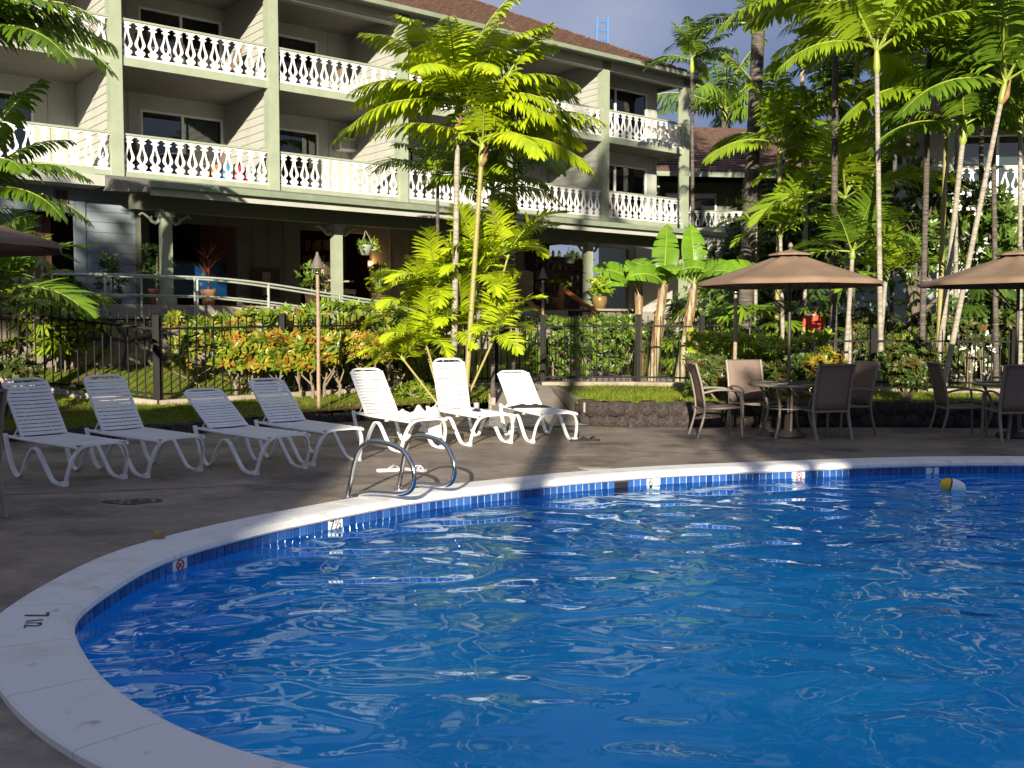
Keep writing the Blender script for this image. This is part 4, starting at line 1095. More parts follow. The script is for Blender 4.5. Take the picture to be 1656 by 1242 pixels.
# --- the bright clump in the middle
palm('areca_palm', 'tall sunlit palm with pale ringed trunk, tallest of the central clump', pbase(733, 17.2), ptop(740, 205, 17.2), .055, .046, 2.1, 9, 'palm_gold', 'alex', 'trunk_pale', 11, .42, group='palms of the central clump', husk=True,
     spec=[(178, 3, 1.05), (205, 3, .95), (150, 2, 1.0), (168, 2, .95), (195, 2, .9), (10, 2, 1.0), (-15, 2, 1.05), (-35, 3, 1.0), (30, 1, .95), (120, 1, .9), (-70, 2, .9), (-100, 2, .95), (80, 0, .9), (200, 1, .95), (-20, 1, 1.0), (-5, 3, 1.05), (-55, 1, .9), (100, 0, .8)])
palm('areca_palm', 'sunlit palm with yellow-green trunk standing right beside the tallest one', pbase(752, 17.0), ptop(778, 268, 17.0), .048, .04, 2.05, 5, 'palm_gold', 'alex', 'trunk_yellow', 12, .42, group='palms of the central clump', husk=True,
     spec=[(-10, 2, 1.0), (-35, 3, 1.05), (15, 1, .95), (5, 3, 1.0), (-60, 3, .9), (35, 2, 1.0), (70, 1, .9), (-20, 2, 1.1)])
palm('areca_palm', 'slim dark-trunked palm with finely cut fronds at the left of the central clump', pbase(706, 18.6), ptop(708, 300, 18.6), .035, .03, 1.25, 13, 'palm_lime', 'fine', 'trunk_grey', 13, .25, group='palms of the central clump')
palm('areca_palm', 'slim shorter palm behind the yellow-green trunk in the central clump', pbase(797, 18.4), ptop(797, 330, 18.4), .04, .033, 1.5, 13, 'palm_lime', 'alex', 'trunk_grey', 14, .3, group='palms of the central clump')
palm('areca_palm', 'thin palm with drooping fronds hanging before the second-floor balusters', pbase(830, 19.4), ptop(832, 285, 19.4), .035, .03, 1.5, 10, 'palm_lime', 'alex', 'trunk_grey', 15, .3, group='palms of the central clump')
for k, (x, y, Y, L, n, sd) in enumerate(((706, 470, 17.8, 1.2, 11, 21), (775, 455, 17.8, 1.3, 12, 22), (672, 510, 18.0, 1.0, 9, 23), (820, 420, 17.8, 1.25, 8, 24), (745, 540, 17.7, 1.1, 11, 25), (690, 560, 17.3, 1.0, 11, 26), (800, 545, 17.2, 1.05, 11, 27), (655, 585, 17.2, .8, 9, 28))):
    lab = ('low golden palm shoot fanning out left of the central trunks', 'low golden palm shoot fanning out between the central trunks', 'small golden palm shoot leaning over the croton hedge', 'golden palm shoot leaning right beside the central trunks', 'lowest golden palm shoot behind the tall lit lounger', 'low golden palm shoot beside the croton stems left of the trunks', 'low golden palm shoot right of the trunks above the last lounger', 'smallest palm shoot at the foot of the croton bushes')[k]
    palm('palm_shoot', lab, pbase(730 + (x - 730) * .3, Y), ptop(x, y, Y), .022, .018, L, n, 'palm_gold', 'areca', 'trunk_yellow', sd, .12, group='palm shoots of the central clump', rings=False, elev=(1, 2, 0, 2, 3, 1))
# --- the stand on the right
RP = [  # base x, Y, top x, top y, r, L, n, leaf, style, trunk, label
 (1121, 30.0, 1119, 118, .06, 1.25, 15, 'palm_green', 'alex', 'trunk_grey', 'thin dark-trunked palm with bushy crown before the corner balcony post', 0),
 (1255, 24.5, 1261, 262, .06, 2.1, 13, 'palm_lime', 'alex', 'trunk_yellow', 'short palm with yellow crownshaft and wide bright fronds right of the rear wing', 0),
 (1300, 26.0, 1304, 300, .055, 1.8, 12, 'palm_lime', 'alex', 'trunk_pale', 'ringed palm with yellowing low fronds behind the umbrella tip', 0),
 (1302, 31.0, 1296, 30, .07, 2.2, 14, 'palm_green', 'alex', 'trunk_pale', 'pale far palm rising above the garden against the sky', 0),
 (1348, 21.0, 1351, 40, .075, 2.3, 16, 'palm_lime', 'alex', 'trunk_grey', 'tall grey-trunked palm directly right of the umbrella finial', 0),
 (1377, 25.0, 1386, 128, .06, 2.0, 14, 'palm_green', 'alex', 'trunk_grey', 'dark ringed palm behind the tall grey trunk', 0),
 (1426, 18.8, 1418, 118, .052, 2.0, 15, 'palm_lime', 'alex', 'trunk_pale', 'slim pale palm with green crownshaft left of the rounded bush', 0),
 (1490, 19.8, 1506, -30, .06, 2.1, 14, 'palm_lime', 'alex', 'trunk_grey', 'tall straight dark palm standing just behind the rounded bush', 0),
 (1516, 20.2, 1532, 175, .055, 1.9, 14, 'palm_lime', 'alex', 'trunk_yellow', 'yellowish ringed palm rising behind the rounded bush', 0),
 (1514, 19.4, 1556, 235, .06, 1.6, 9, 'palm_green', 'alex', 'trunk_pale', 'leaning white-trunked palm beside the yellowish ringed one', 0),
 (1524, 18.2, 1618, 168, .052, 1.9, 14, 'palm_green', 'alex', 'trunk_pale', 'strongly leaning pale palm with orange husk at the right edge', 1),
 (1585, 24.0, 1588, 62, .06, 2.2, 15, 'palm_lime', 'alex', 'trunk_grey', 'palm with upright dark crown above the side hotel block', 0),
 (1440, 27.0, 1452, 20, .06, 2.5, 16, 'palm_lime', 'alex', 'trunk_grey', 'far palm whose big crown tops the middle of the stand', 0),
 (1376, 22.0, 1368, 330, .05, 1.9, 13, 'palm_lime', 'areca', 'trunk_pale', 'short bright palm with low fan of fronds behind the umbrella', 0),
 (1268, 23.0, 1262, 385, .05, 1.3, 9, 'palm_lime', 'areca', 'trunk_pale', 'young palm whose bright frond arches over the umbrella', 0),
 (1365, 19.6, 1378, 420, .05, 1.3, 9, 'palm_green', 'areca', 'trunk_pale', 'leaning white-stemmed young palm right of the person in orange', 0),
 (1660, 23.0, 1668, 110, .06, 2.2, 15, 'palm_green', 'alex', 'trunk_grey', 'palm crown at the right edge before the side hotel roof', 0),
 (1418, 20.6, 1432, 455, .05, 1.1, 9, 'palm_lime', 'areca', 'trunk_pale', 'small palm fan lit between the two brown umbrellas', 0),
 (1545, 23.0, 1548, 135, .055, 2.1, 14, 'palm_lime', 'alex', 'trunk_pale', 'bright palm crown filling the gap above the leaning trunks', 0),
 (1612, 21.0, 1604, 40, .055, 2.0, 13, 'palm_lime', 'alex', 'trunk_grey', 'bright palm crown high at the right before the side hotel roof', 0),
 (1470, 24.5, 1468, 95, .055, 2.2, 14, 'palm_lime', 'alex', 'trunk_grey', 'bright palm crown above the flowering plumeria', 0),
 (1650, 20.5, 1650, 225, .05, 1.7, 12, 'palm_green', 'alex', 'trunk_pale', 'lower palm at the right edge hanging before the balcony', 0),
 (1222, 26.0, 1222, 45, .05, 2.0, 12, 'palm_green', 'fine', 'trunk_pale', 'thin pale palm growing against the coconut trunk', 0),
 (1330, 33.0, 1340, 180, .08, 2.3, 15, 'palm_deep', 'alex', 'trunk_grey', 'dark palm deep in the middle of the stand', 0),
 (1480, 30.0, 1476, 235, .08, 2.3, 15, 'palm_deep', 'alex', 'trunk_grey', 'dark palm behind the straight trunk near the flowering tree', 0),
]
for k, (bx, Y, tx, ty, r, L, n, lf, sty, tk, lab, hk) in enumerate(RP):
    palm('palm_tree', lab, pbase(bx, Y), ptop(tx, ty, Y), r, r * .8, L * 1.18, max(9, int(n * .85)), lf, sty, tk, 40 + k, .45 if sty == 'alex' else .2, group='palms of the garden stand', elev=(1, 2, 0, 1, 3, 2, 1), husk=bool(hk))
palm('coconut_palm', 'thick grey coconut trunk rising out of the picture left of the palm stand', pbase(1200, 26), ptop(1238, -190, 26), .19, .15, 3.6, 16, 'palm_green', 'coco', 'trunk_grey', 71, .1, group='coconut palms')
palm('coconut_palm', 'coconut crown with orange leaf bases behind the rear wing roof', Vector((10.8, 52, .5)), at(1172, 195, 52), .22, .17, 4.2, 16, 'palm_green', 'coco', 'trunk_grey', 72, .5, group='coconut palms', elev=(0, 1, 1, 2, 2, 3))
# --- left edge
palm('palm_tree', 'palm at the left edge whose fronds hang before the balconies', Vector((-8.2, 13.9, .1)), at(-70, 95, 13.9), .09, .07, 2.0, 4, 'palm_green', 'alex', 'trunk_grey', 81, .4, group='palms at the left edge', spec=[(0, 2, 1.0), (-20, 3, 1.05), (15, 2, .9), (-35, 2, .95), (-5, 3, 1.1), (-60, 3, 1.0), (30, 1, .9), (170, 1, 1), (-25, 1, .8)])
palm('palm_tree', 'lower palm at the left edge with fronds arching over the umbrella', Vector((-8.0, 14.6, .1)), at(-45, 335, 14.6), .06, .05, 1.75, 3, 'palm_green', 'alex', 'trunk_grey', 82, .3, group='palms at the left edge', spec=[(0, 2, 1.0), (-15, 3, .95), (20, 1, .9), (-40, 2, .9), (5, 3, 1.0)])
palm('palm_shoot', 'shaded low palm fronds under the left umbrella', Vector((-7.7, 14.9, .12)), at(0, 480, 14.9), .03, .025, 1.4, 16, 'palm_green', 'areca', 'trunk_grey', 83, .15, group='palms at the left edge', rings=False)
# --- shade palms behind the viewpoint
palm('coconut_palm', 'tall coconut palm behind the viewpoint casting a trunk shadow on the deck', Vector((-1.45, -8, 0)), Vector((-1.35, -8, 17.5)), .17, .14, 3.4, 14, 'palm_green', 'coco', 'trunk_grey', 91, .1, group='coconut palms')

# ------------------------------------------------------------------ leafy masses
def leaf_shape(g, p, d, up, l, w, fold=.12):
    d = d.normalized(); s = d.cross(up); s = s.normalized() if s.length > 1e-4 else Vector((1, 0, 0)); n = s.cross(d)
    a = p; b = p + d * l * .5 + n * (l * .06); c = p + d * l
    g.add([a, b - s * w * .5 + n * w * fold, c, b + s * w * .5 + n * w * fold, b], [(0, 4, 1), (1, 4, 2), (2, 4, 3), (3, 4, 0)])
def foliage(inside, box, n, l, w, rng, upbias=.35):
    """leaves spread through a volume; inside(p) returns weight 0..1"""
    g = MB(); c = 0; tries = 0
    while c < n and tries < n * 30:
        tries += 1
        p = Vector([rng.uniform(a, b) for a, b in box]); q = inside(p)
        if q <= 0 or rng.random() > q: continue
        d = Vector((rng.gauss(0, 1), rng.gauss(0, 1), rng.gauss(upbias, .8)))
        leaf_shape(g, p, d, Vector((rng.gauss(0, .4), rng.gauss(0, .4), 1)), l * rng.uniform(.7, 1.3), w * rng.uniform(.7, 1.3)); c += 1
    return g
def rosettes(pts, l, w, k, rng, tilt=.8):
    """whorls of leaves at branch tips"""
    g = MB()
    for p, ax in pts:
        ax = ax.normalized(); a = ax.cross(Vector((0, 0, 1)))
        a = a.normalized() if a.length > .05 else Vector((1, 0, 0)); b = ax.cross(a)
        o = rng.uniform(0, 6.28)
        for i in range(k):
            u = o + i * 2.4; rad = a * math.cos(u) + b * math.sin(u)
            lift = rng.uniform(.2, 1.3) * (1.15 - tilt * .4)
            leaf_shape(g, p - ax * rng.uniform(0, .06), rad + ax * lift, ax, l * rng.uniform(.75, 1.2), w * rng.uniform(.8, 1.2))
    return g
def hedge(name, label, line, z_top, depth, mt, n, seed, l=.13, w=.05, base=0.25, stems=8, group=None, wob=.10, k=9):
    rng = random.Random(seed); a = Vector(line[0]); b = Vector(line[1]); d = (b - a); L = d.length; d.normalize(); nn = Vector((-d.y, d.x, 0))
    o = Vector((a.x, a.y, tz(a.x, a.y))); th = thing(name, label, 'hedge', o, 0, group)
    pts = []
    ph = rng.uniform(0, 6)
    for i in range(n):
        s = rng.uniform(0, L); zt = z_top + wob * math.sin(s * 2.3 + ph) + wob * .6 * math.sin(s * 5.1 + ph * 2)
        f = rng.random(); P = a + d * s; gz = tz(P.x, P.y)
        if f < .42:   # top skin
            y = rng.uniform(-.5, .5) * depth; z = zt - abs(rng.gauss(0, .06)) - .35 * (abs(y) / depth) ** 2
            ax = Vector((rng.gauss(0, .4), rng.gauss(0, .4) - .2, 1))
        elif f < .9:  # front skin
            z = base + gz + (zt - base - gz) * rng.random() ** .8; y = -.5 * depth + abs(rng.gauss(0, .09)) + (.12 * math.sin(s * 4 + z * 5))
            ax = Vector((rng.gauss(0, .5), -1, rng.gauss(.5, .4)))
            ax = d * ax.x + nn * ax.y + Vector((0, 0, ax.z))
        else:
            z = base + gz + (zt - base - gz) * rng.random(); y = rng.uniform(-.3, .5) * depth; ax = Vector((rng.gauss(0, 1), rng.gauss(0, 1), rng.gauss(.5, .6)))
        pts.append((P + nn * y + Vector((0, 0, z)) - o, ax))
    g = rosettes(pts, l, w, k, rng); g.build('foliage', mt, th)
    for i in range(stems):
        s = (i + rng.uniform(.2, .8)) / stems * L; P = a + d * s - o; gz = tz((P + o).x, (P + o).y) - o.z
        q = P + nn * rng.uniform(-.1, .1) * depth
        st = MB(); st.tube([q + Vector((0, 0, gz - .02)), q + Vector((rng.uniform(-.05, .05), rng.uniform(-.05, .05), gz + .25)), q + Vector((rng.uniform(-.2, .2), rng.uniform(-.12, .12), z_top - o.z - .2))], [.035, .028, .012], 6)
        for j in range(3):
            e = q + Vector((0, 0, gz + .22 + .08 * j)); st.tube([e, e + Vector((rng.uniform(-.3, .3), rng.uniform(-.3, .05), .3)), e + Vector((rng.uniform(-.45, .45), rng.uniform(-.35, .05), .55))], [.02, .014, .006], 5)
        st.build('stem', 'stem', th)
    return th
hedge('croton_hedge', 'clipped croton hedge with yellow and orange leaves in front of the fence', [gr(372, 648, .22), gr(520, 648, .22)], 1.13, .75, 'croton', 210, 3, .19, .075, .30, 5, 'croton hedges', .07)
hedge('croton_hedge', 'orange-tipped croton bushes with bare forked stems beside the torch lamp', [gr(505, 648, .22), gr(668, 644, .22)], 1.10, .7, 'croton', 190, 4, .20, .075, .45, 5, 'croton hedges', .09)
hedge('croton_hedge', 'sunlit green and yellow croton hedge behind the fence below the ramp', [(-6.1, 18.3, 0), (-1.7, 19.9, 0)], 1.72, .9, 'croton_mix', 430, 5, .18, .07, .25, 6, 'croton hedges', .06)
hedge('croton_hedge', 'bright green hedge strip against the ramp wall left of the central palms', [(-4.4, 19.5, 0), (-1.2, 21.6, 0)], 1.92, .8, 'croton_green', 330, 6, .17, .06, .25, 5, 'croton hedges', .06)
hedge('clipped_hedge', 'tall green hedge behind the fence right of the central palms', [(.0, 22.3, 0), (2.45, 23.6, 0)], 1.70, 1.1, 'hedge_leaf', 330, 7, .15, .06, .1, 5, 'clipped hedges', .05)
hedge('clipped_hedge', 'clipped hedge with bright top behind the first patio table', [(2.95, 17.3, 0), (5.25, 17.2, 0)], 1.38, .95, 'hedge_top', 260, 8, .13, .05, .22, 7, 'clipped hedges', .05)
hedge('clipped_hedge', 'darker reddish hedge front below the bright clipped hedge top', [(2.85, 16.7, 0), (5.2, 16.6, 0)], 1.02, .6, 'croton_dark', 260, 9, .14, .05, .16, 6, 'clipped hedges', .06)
hedge('painted_shade_hedge', 'added shrubbery with shade painted into its leaves behind the right fence below the plumeria trees', [(8.3, 21.2, 0), (13.5, 22.6, 0)], 1.75, .9, 'croton_dark', 360, 10, .2, .08, .1, 5, 'clipped hedges', .12)  # added row; dark leaf colour stands in for shade from palms and buildings
hedge('painted_shade_hedge', 'low shrubbery with shade painted into its leaves on the far path edge behind the person in orange', [(6.2, 25.5, 0), (10.8, 26.2, 0)], 1.7, .9, 'croton_dark', 300, 11, .2, .08, .1, 5, 'clipped hedges', .12)
def bush(name, label, c, rx, ry, rz, mt, n, seed, l=.12, w=.045, k=9, cat='shrub', group=None, stems=5):
    rng = random.Random(seed); c = Vector(c); gz = tz(c.x, c.y); th = thing(name, label, cat, (c.x, c.y, gz), 0, group); pts = []
    for i in range(n):
        d = Vector((rng.gauss(0, 1), rng.gauss(0, 1), rng.gauss(.15, 1))).normalized(); r = rng.uniform(.72, 1.0) if rng.random() < .8 else rng.uniform(.3, .7)
        r *= 1 + .08 * math.sin(d.x * 5 + seed) + .08 * math.sin(d.z * 6)
        pts.append((Vector((d.x * rx * r, d.y * ry * r, c.z - gz + d.z * rz * r)), d + Vector((0, 0, .4))))
    rosettes(pts, l, w, k, rng).build('foliage', mt, th)
    st = MB()
    for i in range(stems):
        st.tube([(rng.uniform(-.06, .06), rng.uniform(-.06, .06), -.03), (rng.uniform(-.15, .15) * rx * 2, rng.uniform(-.1, .1), (c.z - gz) * .5), (rng.uniform(-.6, .6) * rx, rng.uniform(-.5, .5) * ry, c.z - gz)], [.03, .022, .01], 6)
    st.build('stem', 'stem', th)
    return th
p = gr(1480, 652, .33)
bush('rounded_bush', 'rounded dark croton bush standing alone on the lawn right of the chairs', (p.x, p.y + .3, .33 + .62), .46, .44, .41, 'croton_dark', 330, 31, .095, .042)
bush('rounded_bush', 'bright yellow-green bush tips catching light at the right end of the hedge', (at(1335, 585, 15.6).x, 15.6, .9), .30, .28, .28, 'croton', 60, 32, .15, .05)
bush('fern_clump', 'small bright green leafy clump at the foot of the croton stems', (gr(672, 650, .2).x, gr(672, 650, .2).y, .36), .34, .3, .2, 'croton_green', 55, 33, .15, .04)
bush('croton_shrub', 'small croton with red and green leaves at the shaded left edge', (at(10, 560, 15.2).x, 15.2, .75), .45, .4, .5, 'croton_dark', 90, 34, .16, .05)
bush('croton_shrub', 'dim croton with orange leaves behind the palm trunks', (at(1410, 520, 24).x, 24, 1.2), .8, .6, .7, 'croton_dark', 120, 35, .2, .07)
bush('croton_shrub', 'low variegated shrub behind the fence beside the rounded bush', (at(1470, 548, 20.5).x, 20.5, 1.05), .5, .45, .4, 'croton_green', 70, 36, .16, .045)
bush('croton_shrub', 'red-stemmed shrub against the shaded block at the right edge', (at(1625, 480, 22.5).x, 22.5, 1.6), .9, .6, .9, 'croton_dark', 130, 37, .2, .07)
bush('croton_shrub', 'dark leafy shrub under the banana plants beside the stairs', (at(1010, 500, 24.2).x, 24.2, 1.35), .6, .5, .55, 'hedge_leaf', 110, 38, .17, .06)
bush('croton_shrub', 'glossy dark shrub below the rear wing balcony', (at(1170, 440, 29).x, 29, 2.2), 1.2, 1.0, .9, 'plumeria_leaf', 150, 39, .2, .07)
# fan palms (lady palms): clumps of stems with fan leaves
def fan_mesh(seed, mt):
    rng = random.Random(seed); g = MB()
    for i in range(9):
        a = R(-88 + 176 * i / 8 + rng.uniform(-5, 5)); l = .36 * rng.uniform(.85, 1.1) * (1 - .2 * abs(i - 4) / 4)
        d = Vector((math.cos(a), math.sin(a), -.05)); p = Vector((0, 0, 0)); vs = []
        for t, ww in ((.08, .25), (.45, 1), (.85, .8), (1, .25)):
            c = d * (l * t) + Vector((0, 0, -.22 * l * t * t)); s = Vector((-d.y, d.x, 0)) * (.027 * ww)
            vs += [c - s, c + s]
        g.add(vs, [(0, 1, 3, 2), (2, 3, 5, 4), (4, 5, 7, 6)], True)
    return meshof(g, 'fan_leaf', mt)
FAN = {m: [fan_mesh(i, m) for i in range(3)] for m in ('palm_green', 'palm_deep', 'palm_lime')}
def lady_palm(label, c, rx, ry, h, n, mt, seed, sc=1.0):
    rng = random.Random(seed); c = Vector(c); gz = tz(c.x, c.y); th = thing('lady_palm', label, 'palm', (c.x, c.y, gz), 0, 'lady palms')
    for i in range(n):
        x = rng.uniform(-rx, rx); y = rng.uniform(-ry, ry); z = h * rng.uniform(.15, 1) ** .8
        az = math.atan2(y - ry * .6, x) + rng.uniform(-.9, .9)
        link('fan_leaf', rng.choice(FAN[mt]), th, (x, y, z), (rng.uniform(-.3, .3), rng.uniform(-.3, .75), az), sc * rng.uniform(.8, 1.25))
    for i in range(max(4, n // 7)):
        x = rng.uniform(-rx, rx) * .8; y = rng.uniform(-ry, ry) * .8; st = MB(); st.tube([(x, y, -.03), (x * 1.05, y * 1.05, h * rng.uniform(.5, .95))], .014, 5); st.build('cane', 'stem', th)
lady_palm('lady palm clump with pale fan leaves behind the fence at the left', (at(75, 520, 17.7).x, 17.7, 0), .85, .5, 1.35, 70, 'palm_lime', 1, 1.15)
lady_palm('tall shaded lady palm left of the stone wall', (at(30, 480, 18.8).x, 18.8, 0), 1.0, .5, 2.0, 60, 'palm_green', 2, 1.2)
lady_palm('lady palm thicket left of the coconut trunk under the umbrella', (at(1150, 500, 24.5).x, 24.5, 0), 1.1, .7, 1.9, 60, 'palm_green', 3, 1.25)
lady_palm('lady palm thicket right of the coconut trunk under the umbrella', (at(1245, 500, 24.0).x, 24.0, 0), 1.2, .7, 1.8, 66, 'palm_green', 4, 1.25)
lady_palm('deep green lady palm thicket behind the person in orange', (at(1335, 500, 26.5).x, 26.5, 0), 1.6, .8, 2.4, 70, 'palm_deep', 5, 1.4)
lady_palm('dark lady palm filling the shade under the second umbrella', (at(1590, 500, 22).x, 22, 0), 1.5, .7, 2.0, 70, 'palm_deep', 6, 1.3)
# ------------------------------------------------------------------ banana plants
def banana_leaf(L, W, a0, droop, seed, tear=True):
    rng = random.Random(seed); N = 16; g = MB(); P = []; T = []; x = z = 0
    for i in range(N + 1):
        t = i / N; a = R(a0) - R(droop) * t ** 1.6; P.append(Vector((x, 0, z))); T.append(Vector((math.cos(a), 0, math.sin(a)))); x += math.cos(a) * L / N; z += math.sin(a) * L / N
    g.tube(P, [.028 * (1 - .85 * i / N) for i in range(N + 1)], 5, cap=False, mi=1)
    for sd in (-1, 1):
        for i in range(2, N):
            t0 = i / N; t1 = (i + 1) / N
            def wid(t): 
                u = max(0.0, min(1.0, (t - .12) / .88)); return W * .5 * max(0.0, math.sin(math.pi * u ** .8)) ** .62
            gap = .0 if (not tear or rng.random() < .6) else rng.uniform(.3, .9)
            up0 = Vector((-T[i].z, 0, T[i].x)); up1 = Vector((-T[i + 1].z, 0, T[i + 1].x))
            w0 = wid(t0); w1 = wid(t1)
            def edge(p, up, w): return [p, p + Vector((0, sd * w * .5, 0)) + up * w * .16, p + Vector((0, sd * w * .98, 0)) + up * w * .10]
            e0 = edge(P[i], up0, w0); e1 = edge(P[i].lerp(P[i + 1], 1 - gap * .2), up1, w1); e1[2] = e1[2].lerp(e0[2], gap)
            g.add(e0 + e1, [(0, 1, 4, 3), (1, 2, 5, 4)], True)
    return meshof(g, 'leaf', ['banana_leaf', 'crownshaft'])
def banana(label, base, top, spec, seed, r=.10):
    base = Vector(base); top = Vector(top); th = thing('banana_plant', label, 'banana plant', base, 0, 'banana plants by the stairs'); d = top - base
    g = MB(); g.tube([d * t for t in (0, .3, .6, .85, 1)], [r * 1.15, r, r * .8, r * .65, r * .5], 12); g.build('pseudostem', 'banana_stem', th)
    rng = random.Random(seed)
    g = MB()
    for i in range(9):
        a = rng.uniform(0, 6.28); z0 = rng.uniform(.1, .75); l = rng.uniform(.2, .4); q = d * z0 + Vector((math.cos(a), math.sin(a), 0)) * r * (1.08 - .35 * z0)
        g.band([q, q + d * l * .5 + Vector((math.cos(a), math.sin(a), 0)) * .012, q + d * l], (-math.sin(a), math.cos(a), 0), .07, .006)
    g.build('dry_sheath', 'husk', th)
    for i, (az, a0, dr, L, W) in enumerate(spec):
        link('leaf', banana_leaf(L, W, a0, dr, seed * 10 + i), th, d * .97, (R(48) * math.cos(R(az)) + rng.uniform(-.2, .2), 0, R(az)))
banana('left banana plant with two arching leaves over a short stem', pbase(1033, 22.6), at(1033, 455, 22.6), [(172, 50, 62, 1.2, .52), (-130, 62, 120, 1.0, .6), (-60, 58, 125, .9, .5), (200, 30, 95, .9, .45)], 1, .085)
banana('middle banana plant with one tall upright sunlit leaf', pbase(1054, 22.2), at(1074, 455, 22.2), [(-95, 89, 16, 1.3, .60), (195, 48, 110, 1.1, .5), (-15, 52, 105, 1.2, .55), (-80, 55, 125, 1.0, .55), (120, 60, 70, 1.1, .5)], 2, .10)
banana('right banana plant leaning outward with long flat leaves', pbase(1098, 22.0), at(1124, 455, 22.0), [(-5, 30, 45, 1.6, .42), (12, 45, 62, 1.5, .5), (100, 86, 30, 1.4, .58), (-45, 38, 85, 1.3, .45), (160, 50, 95, 1.0, .5), (-20, 60, 95, 1.1, .5)], 3, .10)
# ------------------------------------------------------------------ trees
def tree(name, label, base, h, crown, mt, n, seed, l=.16, w=.07, k=9, trunk_r=.16, group=None, flowers=0):
    """crown: list of (centre offset, radii)"""
    rng = random.Random(seed); base = Vector(base); th = thing(name, label, 'tree', base, 0, group); pts = []; fl_ = []
    tot = sum(c[1][0] * c[1][2] for c in crown)
    for (o, r) in crown:
        for i in range(int(n * r[0] * r[2] / tot)):
            d = Vector((rng.gauss(0, 1), rng.gauss(0, 1), rng.gauss(.1, 1))).normalized(); q = rng.uniform(.6, 1.02) if rng.random() < .75 else rng.uniform(.2, .6)
            q *= 1 + .16 * math.sin(d.x * 6 + seed) * math.sin(d.z * 5 + seed)
            p = Vector(o) + Vector((d.x * r[0], d.y * r[1], d.z * r[2])) * q; pts.append((p, d + Vector((0, 0, .5))))
            if flowers and d.y < .2 and q > .85: fl_.append(p + d * .12)
    rosettes(pts, l, w, k, rng).build('crown', mt, th)
    g = MB(); g.tube([(0, 0, -.05), (.05, 0, h * .35), (-.03, .05, h * .6), (0, 0, h * .85)], [trunk_r * 1.3, trunk_r, trunk_r * .75, trunk_r * .3], 9); g.build('trunk', 'bark', th)
    for (o, r) in crown:
        g = MB(); o = Vector(o); g.tube([(0, 0, h * .4), o * .5 + Vector((0, 0, h * .22)), o], [trunk_r * .55, trunk_r * .38, trunk_r * .15], 7)
        for j in range(3):
            e = o + Vector((rng.uniform(-1, 1) * r[0], rng.uniform(-1, 1) * r[1], rng.uniform(-.3, .8) * r[2])) * .8; g.tube([o * .7 + Vector((0, 0, h * .1)), (o + e) / 2, e], [trunk_r * .25, trunk_r * .15, trunk_r * .06], 5)
        g.build('limb', 'bark', th)
    rng.shuffle(fl_)
    for p in fl_[:flowers]:
        g = MB()
        for j in range(9):
            a = rng.uniform(0, 6.28); q = p + Vector((rng.gauss(0, .07), rng.gauss(0, .05), rng.gauss(0, .06)))
            for s in range(5):
                u = a + s * 1.257; leaf_shape(g, q, Vector((math.cos(u), -.5, math.sin(u))), Vector((0, -1, 0)), .055, .04)
        g.build('flower_cluster', 'petal', th)
    return th
tree('plumeria_tree', 'plumeria tree with long leaf whorls and white flowers between the pale trunks', pbase(1478, 23.5), 3.6, [((.0, 0, 3.2), (1.4, 1.0, 1.1)), ((.9, .2, 4.0), (1.2, 1.0, .8)), ((-.6, .1, 4.1), (.8, .8, .6)), ((1.7, 0, 2.7), (1.1, .9, 1.0)), ((.3, -.2, 4.5), (.7, .6, .5))], 'plumeria_leaf', 330, 51, .25, .075, 10, .10, None, 9)
tree('plumeria_tree', 'second plumeria with white blossoms in front of the side hotel block', pbase(1625, 23.0), 3.6, [((.2, 0, 3.2), (1.3, .9, 1.1)), ((-.5, 0, 3.6), (1.0, .8, .6)), ((.9, .2, 3.3), (.9, .8, .6)), ((-.3, -.3, 2.2), (1.0, .7, .7))], 'plumeria_leaf', 300, 52, .25, .075, 10, .10, None, 7)
BT = [(1225, 31, 3.6, .8, 61), (1240, 33, 5.4, 1.1, 62), (1320, 36, 6.0, 1.2, 63), (1400, 35, 4.9, 1.1, 64), (1440, 38, 5.2, 1.2, 65), (1560, 34, 5.5, 1.2, 66), (1650, 33, 6.0, 1.3, 67)]
BL = ['small leafy tree just right of the coconut trunk', 'leafy tree behind the short bright palm', 'leafy tree deep behind the umbrella palms', 'leafy tree between the two tall grey palms', 'leafy tree in the gap beside the plumeria', 'leafy tree behind the leaning palms', 'leafy tree at the right edge behind the side block']
for (x, Y, h, s, sd), lab in zip(BT, BL):
    b = pbase(x, Y); rg = random.Random(sd)
    tree('garden_tree', lab, b, h, [((rg.uniform(-.6, .6), rg.uniform(-.4, .4), h * .78), (1.8 * s, 1.5 * s, 1.3 * s)), ((rg.uniform(-1.4, -.8), 0, h * .55), (1.5 * s, 1.2 * s, 1.0 * s)), ((rg.uniform(.8, 1.5), 0, h * .5), (1.5 * s, 1.3 * s, 1.1 * s))], 'tree_leaf', 260, sd, .32, .12, 9, .14, 'trees behind the palm stand')
# shade trees behind the viewpoint
tree('shade_tree', 'broad tree behind the viewpoint dappling the left of the hotel', (-13.0, -12, 0), 13.5, [((0, 0, 12.2), (2.6, 2.2, 2.0)), ((-3.5, 0, 11.8), (2.6, 2.2, 2.2)), ((2.0, 0, 11.6), (1.9, 2.0, 1.7))], 'tree_leaf', 700, 71, .34, .15, 9, .3, 'shade trees behind the viewpoint')
tree('shade_tree', 'tree behind the viewpoint dappling the deck before the patio tables', (2.2, -10, 0), 8.4, [((0, 0, 7.3), (1.5, 1.5, 1.0)), ((-1.1, 0, 6.6), (.9, 1.2, .8)), ((3.2, 0, 7.4), (1.8, 1.5, .9))], 'tree_leaf', 260, 72, .3, .13, 9, .2, 'shade trees behind the viewpoint')
